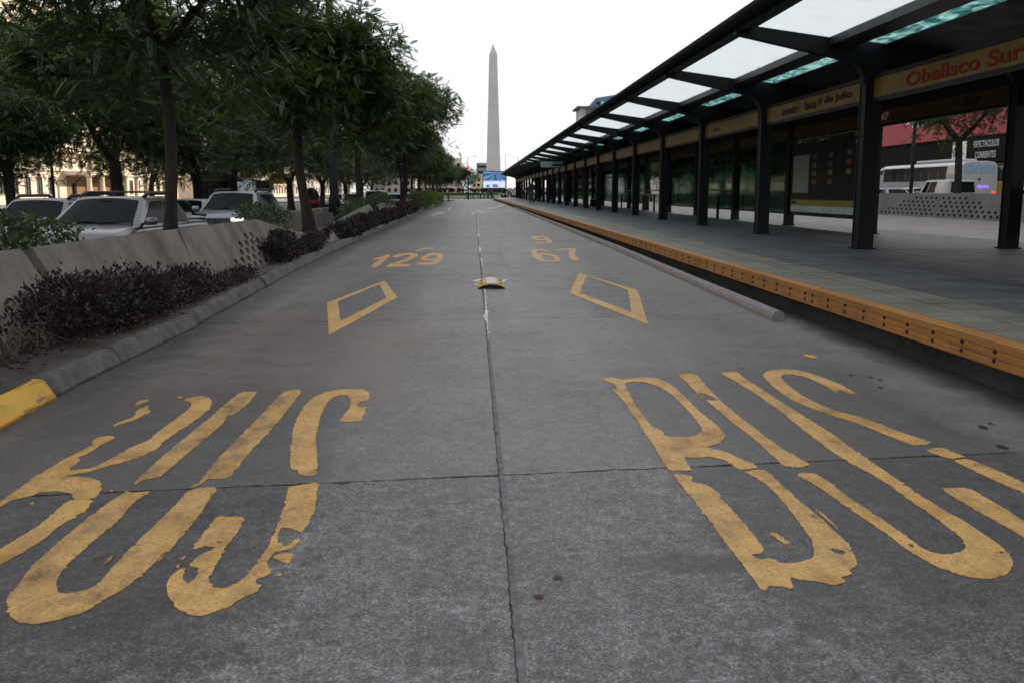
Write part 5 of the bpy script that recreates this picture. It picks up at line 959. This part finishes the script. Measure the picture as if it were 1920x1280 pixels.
# stone tower with sloping blue glass roof
tw = thing('glass_roofed_tower', 'far stone tower with a sloping blue glass roof above the shelter edge', 'building', (66, 600, 0)); box('shaft', simple('tower_stone', (.42, .38, .35), .7), tw, 0, 60, 0, 30, 0, 52)
box('corner_glass', simple('pale_tower_glass', (.35, .45, .58), .2), tw, -1, 1.6, -.6, 0, 0, 47); box('sign_band', simple('dark_band', (.10, .10, .11), .5), tw, 3, 50, -.8, 0, 47.4, 51.6); box('cornice', M['stone_dark'], tw, -2.4, 60, -1.6, 30, 52, 53)
MB().tube([(11.5, -1.0, 49.5), (11.5, -.8, 49.5)], 2.0, 14).build('red_emblem', simple('red_sign', (.5, .03, .04), .5), tw); 
for i in range(6): box('sign_letter', M['text_white'], tw, 15+i*2.6, 16.8+i*2.6, -1.0, -.8, 48.4, 50.6)
MB().add([(5, 0, 53), (60, 0, 53), (60, 0, 66), (9, 0, 58), (5, 20, 53), (60, 20, 53), (60, 20, 66), (9, 20, 58)], [(0, 1, 2, 3), (7, 6, 5, 4), (3, 2, 6, 7), (0, 3, 7, 4), (1, 5, 6, 2)]).build('glass_roof', simple('blue_tower_glass', (.07, .14, .25), .15), tw)
for r_ in range(2):
    for i in range(10): box('pane', simple('pale_pane', (.45, .68, .78), .2) if i % 3 else M['win_glass'], tw, 9.5+i*2.7, 11.6+i*2.7, -.3, -.05, 53.9+r_*2.6, 55.6+r_*2.6) if r_ == 0 or i > 2 else None  # pale blue panes set among dark ones
MB().tube([(35, 3, 60), (35, 3, 68)], .5, 8).build('mast', M['grey_metal'], tw); box('plant_room', M['stone2'], tw, 31, 39, 2, 12, 59, 63.5)
ft = thing('slab_tower', 'blue grey tower block far behind, left of the obelisk', 'building', (2.5, 760, 0)); box('shaft', simple('blue_grey_tower', (.20, .245, .31), .5), ft, 0, 11, 0, 12, 0, 23.5)
for i in range(5): box('window_band', M['win_glass'], ft, .6, 10.4, -.12, -.02, 3+i*4.2, 4.6+i*4.2)
for (x, y, w_, h_, lb, mt) in [(-14, 420, 9, 16, 'white block with balconies left of the obelisk beside the far trees', 'stone'), (-26, 450, 12, 24, 'pale block behind the far trees left of the avenue end', 'stone2'), (-1, 640, 9, 13, 'cream block behind the traffic lights left of the obelisk', 'stone'), (-48, 470, 20, 30, 'tall pale block far left up the avenue', 'stone2'), (44, 480, 30, 22, 'grey block behind the shelter end right of the obelisk', 'stone_dark')]:
    t = thing('far_building', lb, 'building', (x, y, -.3), 0, 'buildings around the far end of the avenue'); box('wall', M[mt], t, 0, w_, 0, 12, 0, h_)
    for i in range(int(w_/3)):
        for j in range(int(h_/3.5)): box('window', M['win_glass'], t, .8+i*3, 2.2+i*3, -.1, -.01, 1.5+j*3.5, 3.2+j*3.5)
# ================================================================== OBELISK AND SQUARE
M['obelisk'] = concrete('obelisk_stone', (.52, .522, .53), .05, .08, .12)
ob = thing('obelisk', 'tall pale stone obelisk with a pointed tip at the end of the road', 'obelisk', (9.2, 449.5, -.3), R(1))
cz = [0, 8, 16, 24, 32, 40, 48, 56, 63.3]
def ow(z): return (6.9-3.35*z/63.3)/2
for i in range(8):
    a, b = cz[i], cz[i+1]-.05; wa, wb2 = ow(a), ow(b)
    MB().hexa([(-wa, -wa, a), (wa, -wa, a), (wa, wa, a), (-wa, wa, a)], [(-wb2, -wb2, b), (wb2, -wb2, b), (wb2, wb2, b), (-wb2, wb2, b)]).build('shaft_block', M['obelisk'], ob)
w_ = ow(63.3)-.15
cap = MB(); cap.add([(-w_, -w_, 63.25), (w_, -w_, 63.25), (w_, w_, 63.25), (-w_, w_, 63.25), (-.12, -.12, 67.6), (.12, -.12, 67.6), (.12, .12, 67.6), (-.12, .12, 67.6)], [(0, 1, 5, 4), (1, 2, 6, 5), (2, 3, 7, 6), (3, 0, 4, 7), (4, 5, 6, 7)]); cap.build('cap', M['obelisk'], ob)
MB().add([(-.42, -w_*.74-.05, 64.3), (.42, -w_*.74-.05, 64.3), (.42, -w_*.6-.02, 65.0), (-.42, -w_*.6-.02, 65.0)], [(0, 1, 2, 3)]).build('lookout', M['win_glass'], ob)
MB().tube([(0, 0, 67.5), (0, 0, 69)], .05, 6).build('lightning_rod', M['dark_metal'], ob)
sc = thing('screen_billboard', 'wide lit blue and white advertising screen in front of the obelisk', 'screen', (4.0, 400, -.3))
m = NT('screen_picture'); o3 = m.sep(m.tc.outputs['Object']); dx_ = m.math('SUBTRACT', o3[0], 5.6); dz_ = m.math('SUBTRACT', o3[2], 9.0); ang = m.math('ARCTAN2', dz_, dx_); rays = m.rng(m.math('SINE', m.math('MULTIPLY', ang, 13)), -.4, 1)
c = m.mix(m.math('MULTIPLY', rays, .45), (.02, .10, .26), (.30, .50, .66)); c = m.mix(m.rng(o3[2], 6.3, 5.6), c, (.66, .72, .90))
m.col((.02, .02, .02)); m.l.new(c, m.b.inputs['Emission Color']); m.b.inputs['Emission Strength'].default_value = .9
box('screen', m.m, sc, 0, 9.4, -.15, 0, 3.2, 9.8); box('frame', M['black_metal'], sc, -.25, 9.65, 0, .5, 3.0, 10.05); box('pedestal', M['stone_dark'], sc, .8, 9.0, .1, 1, 0, 3.0)
blue = emis('screen_blue', (.10, .20, .55), .8); whit = emis('screen_white', (.8, .82, .9), 1); 
for (a, b, cz0, cz1, mt) in [(1.2, 2.6, 3.4, 4.4, blue), (3.8, 6.0, 3.4, 4.6, blue), (7.4, 8.8, 8.9, 9.5, whit)]: box('graphic', mt, sc, a, b, -.2, -.16, cz0, cz1)
box('figure', emis('screen_dark', (.01, .03, .08), .5), sc, 4.75, 5.15, -.2, -.16, 6.2, 8.6)
mb = MB(); k_ = 40
for ring_r, z in ((1.0, -.30), (.97, .25), (.55, .9)):
    for i in range(k_): a = i*2*math.pi/k_; mb.v.append((10+ring_r*60*math.cos(a), 300+ring_r*62*math.sin(a), z))
for r_ in range(2):
    for i in range(k_): mb.f.append((r_*k_+i, r_*k_+(i+1) % k_, (r_+1)*k_+(i+1) % k_, (r_+1)*k_+i))
mb.f.append(tuple(2*k_+i for i in range(k_))); tag(mb.build('lawn', M['grass']), kind='structure')
def hedge(lb, x0, x1, y, z0, h, seed, lm='leaf_hedge'):
    r_ = np.random.default_rng(seed); k = int((x1-x0)/3); shrub('hedge', lb, 'hedge', [(x0+(x1-x0)*(i+.5)/k, y, z0+h*.5, 2.2, 1.2, h*.55) for i in range(k)], 3500, M[lm], (.3, .6), .4, seed, 'clipped hedges round the square', 0)
hedge('dark clipped hedge band in front of the screen', -18, 45, 262, 1.1, .9, 31, 'leaf_purple'); hedge('low green hedge behind the crossing, left of the seam', -10, 6, 250, .15, .5, 32, 'grass'); hedge('low green hedge behind the crossing at the shelter end', 14, 34, 252, .15, .6, 33, 'grass')
# ================================================================== STREET FURNITURE
def lamp_post(lb, x, y, z, h, r_=.11, arm=0, group='tall lamp posts', mat='black_metal'):
    t = thing('lamp_post', lb, 'lamp post', (x, y, z), 0, group); MB().tube([(0, 0, 0), (0, 0, .9), (0, 0, 1.0), (0, 0, h)], [r_*1.35, r_*1.3, r_, r_*.62], 14).build('post', M[mat], t, True)
    MB().lathe([(r_*2, 0), (r_*2, .06), (r_*1.5, .1)], 14).build('foot', M[mat], t)
    if arm:
        for s_ in ((-1, 1) if arm == 2 else (1,)):
            MB().tube([(0, 0, h-.2), (s_*.6, 0, h+.1), (s_*1.6, 0, h+.15)], .035, 6).build('arm', M[mat], t, True); MB().box(s_*1.6-.3, s_*1.6+.3, -.12, .12, h+.08, h+.2).build('lamp_head', M['grey_metal'], t, bevel=.03)
    return t
t = lamp_post('thick black lamp post rising through the tree crowns by the notch', -5.2, 36.5, .1, 11, .17, 2); box('control_box', M['black_metal'], t, .14, .32, -.15, .15, 2.6, 3.3, .02)
lamp_post('thin dark lamp post before the cream building', -22.5, 53, -.4, 6.5, .09, 0); lamp_post('thin dark post beside the domed kiosk', -16.3, 58.8, -.4, 7, .1, 0); lamp_post('dark lamp post in front of the red hoarding', 26.3, 57.5, 0, 10, .12, 1, 'tall lamp posts')
lamp_post('double-armed lamp post far right above the shelter roof', 15.5, 340, -.3, 13.6, .14, 2); lamp_post('thin lamp post left of the obelisk by the traffic light', -1.2, 210, -.3, 9, .09, 1); lamp_post('thin lamp post in front of the obelisk base', 10.8, 330, -.3, 14, .12, 1)
def signal(lb, x, y, z, h, red_right=True):
    t = thing('traffic_light', lb, 'traffic light', (x, y, z), 0, 'traffic lights at the crossing'); MB().tube([(0, 0, 0), (0, 0, h)], .08, 10).build('pole', M['dark_metal'], t, True); box('housing', M['black_metal'], t, -.2, .2, -.15, .15, h-1.1, h, .04)
    for i, mt in enumerate((emis('signal_red', (1, .06, .03), 6), M['bolt'], M['bolt'])): MB().tube([(0, -.22, h-.2-i*.34), (0, -.15, h-.2-i*.34)], .13, 12).build('lamp', mt, t)
signal('traffic light showing red at the end of the tree row', -1.0, 196, -.33, 6.2); signal('lower traffic light showing red before the far trees', 1.0, 224, -.33, 3.9)
box_ = thing('street_sign', 'green street name plate on a post left of the obelisk', 'street sign', (-.6, 222, -.33)); MB().tube([(0, 0, 0), (0, 0, 4.4)], .06, 8).build('post', M['dark_metal'], box_); box('plate', simple('green_plate', (.02, .16, .12), .5), box_, -.9, 1.0, -.05, .05, 3.9, 4.6, .02)
for i in range(6):
    o = thing('bollard', ['leftmost bollard before the lawn', 'second bollard from the left before the lawn', 'third bollard from the left before the lawn', 'fourth bollard from the left before the lawn', 'bollard to the right of the seam before the lawn', 'bollard nearest to the platform end'][i], 'bollard', (1.6+i*.85+(1.5 if i > 3 else 0), 226, -.33), 0, 'bollards at the crossing'); MB().lathe([(.16, 0), (.16, .85), (.2, .9), (.2, 1.0), (.1, 1.1), (0, 1.12)], 12).build('post', M['black_metal'], o, True)
bo = thing('leaning_barrier', 'tilted dark barrier board at the far platform end', 'barrier', (4.6, 205, -.33)); MB().box(-.12, .12, -.06, .06, 0, 2.3, Matrix.Rotation(R(-38), 4, 'Y')).build('board', M['black_metal'], bo); box('foot', M['black_metal'], bo, -.5, .9, -.3, .3, 0, .12)
for (x, lb) in ((6.6, 'black planter box at the far platform end'), (8.6, 'black planter box right of the other at the far platform end')):
    o = thing('planter_box', lb, 'planter', (x, 208, -.33)); MB().hexa([(-.5, -.4, 0), (.5, -.4, 0), (.5, .4, 0), (-.5, .4, 0)], [(-.6, -.5, .9), (.6, -.5, .9), (.6, .5, .9), (-.6, .5, .9)]).build('box', M['black_metal'], o, bevel=.03); box('soil', M['soil'], o, -.5, .5, -.4, .4, .88, .92)
cr = thing('zebra_crossing', 'white striped pedestrian crossing at the end of the bus road', 'road marking', (0, 0, 0))
for i in range(22): MB().add([(-16+i*1.1, 198, -.324), (-15.5+i*1.1, 198, -.324), (-15.5+i*1.1, 203, -.324), (-16+i*1.1, 203, -.324)], [(0, 1, 2, 3)]).build('stripe', M['white_paint'], cr)
# kiosk, hoarding and others across the left lanes
ki = thing('domed_kiosk', 'dark newspaper kiosk with a low domed roof under the left trees', 'kiosk', (-16.6, 63.5, -.35)); MB().lathe([(1.35, 0), (1.35, 2.3), (1.3, 2.35)], 8).build('body', M['dark_metal'], ki); MB().lathe([(1.75, 2.3), (1.75, 2.42), (1.3, 2.75), (.7, 3.0), (.12, 3.1), (.1, 3.3), (0, 3.32)], 16).build('roof', simple('kiosk_roof', (.06, .07, .065), .5), ki, True)
for a in (3.9, 4.7, 5.5): o = MB().box(1.2, 1.27, -.42, .42, .7, 2.0).build('hatch', M['win_glass'], ki, rot=(0, 0, a))
yh = thing('yellow_hoarding', 'yellow sign board on posts behind the pale SUV', 'sign', (-17.5, 84, -.35)); box('board', simple('yellow_board', (.60, .42, .02), .5), yh, 0, 1.9, -.06, .06, 2.3, 3.2, .02); box('dark_board', M['black_metal'], yh, -1.1, .1, -.12, -.07, 1.9, 2.6, .02); box('post', M['dark_metal'], yh, .2, .28, -.04, .04, 0, 2.3); box('post', M['dark_metal'], yh, 1.6, 1.68, -.04, .04, 0, 2.3)
rk = thing('post_box', 'dark red and black street cabinet right of the leaning trunk', 'cabinet', (-10.6, 64, -.42)); MB().lathe([(.5, 0), (.5, 1.5), (.42, 1.75), (.2, 1.95), (0, 2.0)], 14).build('body', M['black_metal'], rk, True); MB().lathe([(.51, .95), (.515, 1.0), (.515, 1.15), (.51, 1.2)], 14).build('red_band', M['sign_red'], rk)
br_ = thing('barrier_wall', 'grey concrete barrier with rows of round holes along the right bus road', 'concrete barrier', (23.6, 26, 0)); 
def barrier_panel(y0, y1, side):
    mb = MB(); U2 = Vector((0, -1, 0)); O = Vector((0, 0, 0)); V = Vector((.32, 0, 1.22)); hs = []
    for j in range(5):
        for i in range(14):
            yy = (y0+.35+i*.56+(.28 if j % 2 else 0)) if side > 0 else (y1-.35-i*.56-(.28 if j % 2 else 0))
            if i > 11-j*1.6 or not y0+.2 < yy < y1-.2: continue
            hs.append([(-yy+.145*math.cos(a*math.pi/4), .12+.17*j+.065*math.sin(a*math.pi/4)) for a in range(8)])
    mb.plate([(-y1, 0), (-y0, 0), (-y0, 1), (-y1, 1)], hs, O, U2, V, .16); mb.build('panel', M['wall_concrete'] if False else M['stone_dark'], br_)
    b0 = Vector((.24, 0, 0)); MB().add([b0+U2*-y0, b0+U2*-y1, b0+U2*-y1+V*.95, b0+U2*-y0+V*.95], [(0, 1, 2, 3)]).build('dark_backing', M['road_base'], br_)
for i in range(11): barrier_panel(i*7.6+.02, i*7.6+7.58, 1 if i % 2 else -1)
sheet('yellow_edge_line', M['yellow_paint'], [(17.2, 0, .0), (17.35, 0, .0), (17.35, 190, .0), (17.2, 190, .0)])
# ================================================================== PEOPLE
M['skin'] = simple('skin', (.30, .17, .11), .55, 0, .1); M['hair'] = simple('dark_hair', (.015, .012, .01), .7)
def person(label, loc, rz_, shirt, trousers, h=1.72, stride=.0, arms=(.06, .06), bald=False, group='people near the station'):
    t = thing('person', label, 'person', loc, rz_, group); k = h/1.75
    J = {'pel': (0, 0, .95), 'sp': (0, .01, 1.15), 'ch': (0, .0, 1.36), 'nk': (0, -.01, 1.5), 'hd': (0, -.03, 1.6), 'ht': (0, -.02, 1.72),
         'lh': (-.095, 0, .92), 'lk': (-.11, -.05-stride*.5, .5), 'la': (-.115, .02-stride, .08), 'lt': (-.125, -.14-stride, .035), 'rh': (.095, 0, .92), 'rk': (.11, -.05+stride*.35, .5), 'ra': (.115, .02+stride, .08+stride*.15), 'rt': (.125, -.14+stride, .035+stride*.1),
         'ls': (-.19, .01, 1.41), 'le': (-.25, .06+arms[0]*.3, 1.13), 'lw': (-.26, -.06-arms[0], .90+arms[0]*.5), 'lf': (-.255, -.10-arms[0]*1.2, .80+arms[0]*.6), 'rs': (.19, .01, 1.41), 're': (.25, .06+arms[1]*.3, 1.13), 'rw': (.26, -.06-arms[1], .90+arms[1]*.5), 'rf': (.255, -.10-arms[1]*1.2, .80+arms[1]*.6)}
    E_ = [('pel', 'sp'), ('sp', 'ch'), ('ch', 'nk'), ('nk', 'hd'), ('hd', 'ht'), ('pel', 'lh'), ('lh', 'lk'), ('lk', 'la'), ('la', 'lt'), ('pel', 'rh'), ('rh', 'rk'), ('rk', 'ra'), ('ra', 'rt'), ('ch', 'ls'), ('ls', 'le'), ('le', 'lw'), ('lw', 'lf'), ('ch', 'rs'), ('rs', 're'), ('re', 'rw'), ('rw', 'rf')]
    RD = {'pel': (.15, .11), 'sp': (.14, .1), 'ch': (.16, .11), 'nk': (.055, .055), 'hd': (.08, .095), 'ht': (.05, .06), 'lh': (.085, .09), 'rh': (.085, .09), 'lk': (.06, .065), 'rk': (.06, .065), 'la': (.042, .045), 'ra': (.042, .045), 'lt': (.04, .03), 'rt': (.04, .03), 'ls': (.065, .065), 'rs': (.065, .065), 'le': (.045, .045), 're': (.045, .045), 'lw': (.03, .03), 'rw': (.03, .03), 'lf': (.03, .02), 'rf': (.03, .02)}
    ks = list(J); me = bpy.data.meshes.new('body'); me.from_pydata([tuple(c*k for c in J[q]) for q in ks], [(ks.index(a), ks.index(b)) for a, b in E_], []); o = link('body', me, t)
    o.modifiers.new('skin', 'SKIN'); 
    for i, q in enumerate(ks): me.skin_vertices[0].data[i].radius = tuple(x*k for x in RD[q])
    me.skin_vertices[0].data[0].use_root = True; sb = o.modifiers.new('smooth', 'SUBSURF'); sb.levels = sb.render_levels = 2
    dg = bpy.context.evaluated_depsgraph_get(); nm = bpy.data.meshes.new_from_object(o.evaluated_get(dg)); o.modifiers.clear(); o.data = nm; nm.materials.clear()
    for mt in (M['skin'], shirt, trousers, M['trim'], M['hair']): nm.materials.append(mt)
    for p_ in nm.polygons:
        z = p_.center.z/k; x = abs(p_.center.x)/k; y = p_.center.y/k; p_.use_smooth = True
        p_.material_index = (4 if (z > 1.66 or (z > 1.58 and y > -.0)) and not bald else 0) if z > 1.5 else 3 if z < .1 else 0 if (x > .2 and z < .93) else 2 if z < .97 else 1
    for s_ in (-1, 1): MB().lathe([(0, .012), (.018, 0), (0, -.012)], 6).build('ear', M['skin'], t, True, loc=(s_*.083*k, -.02*k, 1.6*k))
    MB().add([(-.014*k, -.118*k, 1.575*k), (.014*k, -.118*k, 1.575*k), (0, -.145*k, 1.58*k), (0, -.115*k, 1.625*k)], [(0, 1, 2), (0, 2, 3), (1, 3, 2)]).build('nose', M['skin'], t)
    for s_ in (-1, 1): MB().lathe([(0, .008), (.01, 0), (0, -.008)], 6).build('eye', M['trim'], t, True, loc=(s_*.033*k, -.115*k, 1.615*k))
    return t
cl = lambda n_, c: simple(n_, c, .85)
person('person in dark jacket and jeans walking along the platform towards the camera', (4.3, 72, PZ), 0, cl('navy_jacket', (.015, .018, .03)), cl('blue_jeans', (.03, .045, .085)), 1.74, .16, (.12, .02), True)
person('person in black walking across the crossing, leftmost of the pedestrians', (-1.4, 200, -.33), R(-80), cl('black_jacket', (.012, .012, .014)), cl('black_trousers', (.014, .014, .016)), 1.72, .28)
person('person in dark blue standing at the crossing, second pedestrian from the left', (-.1, 200.5, -.33), R(170), cl('blue_jacket', (.02, .03, .06)), cl('dark_trousers', (.02, .022, .03)), 1.74, .08)
person('person in a brown coat walking near the bollards at the crossing', (3.2, 204, -.33), R(80), cl('brown_coat', (.06, .04, .035)), cl('grey_trousers', (.10, .10, .11)), 1.68, .24)
person('person in dark blue, left of the pair at the far platform end', (7.2, 201, -.33), R(175), cl('navy_coat', (.03, .045, .09)), cl('dark_jeans', (.02, .025, .04)), 1.75, .12)
person('person in dark clothes, right of the pair at the far platform end', (7.75, 201.4, -.33), R(185), cl('dark_coat', (.02, .02, .035)), cl('charcoal_trousers', (.025, .025, .03)), 1.7, .12)
person('person standing by the end of the tree row with a dark bag', (-3.9, 150, -.3), R(40), cl('grey_jacket', (.06, .06, .065)), cl('dark_grey_trousers', (.03, .03, .033)), 1.7, .05)
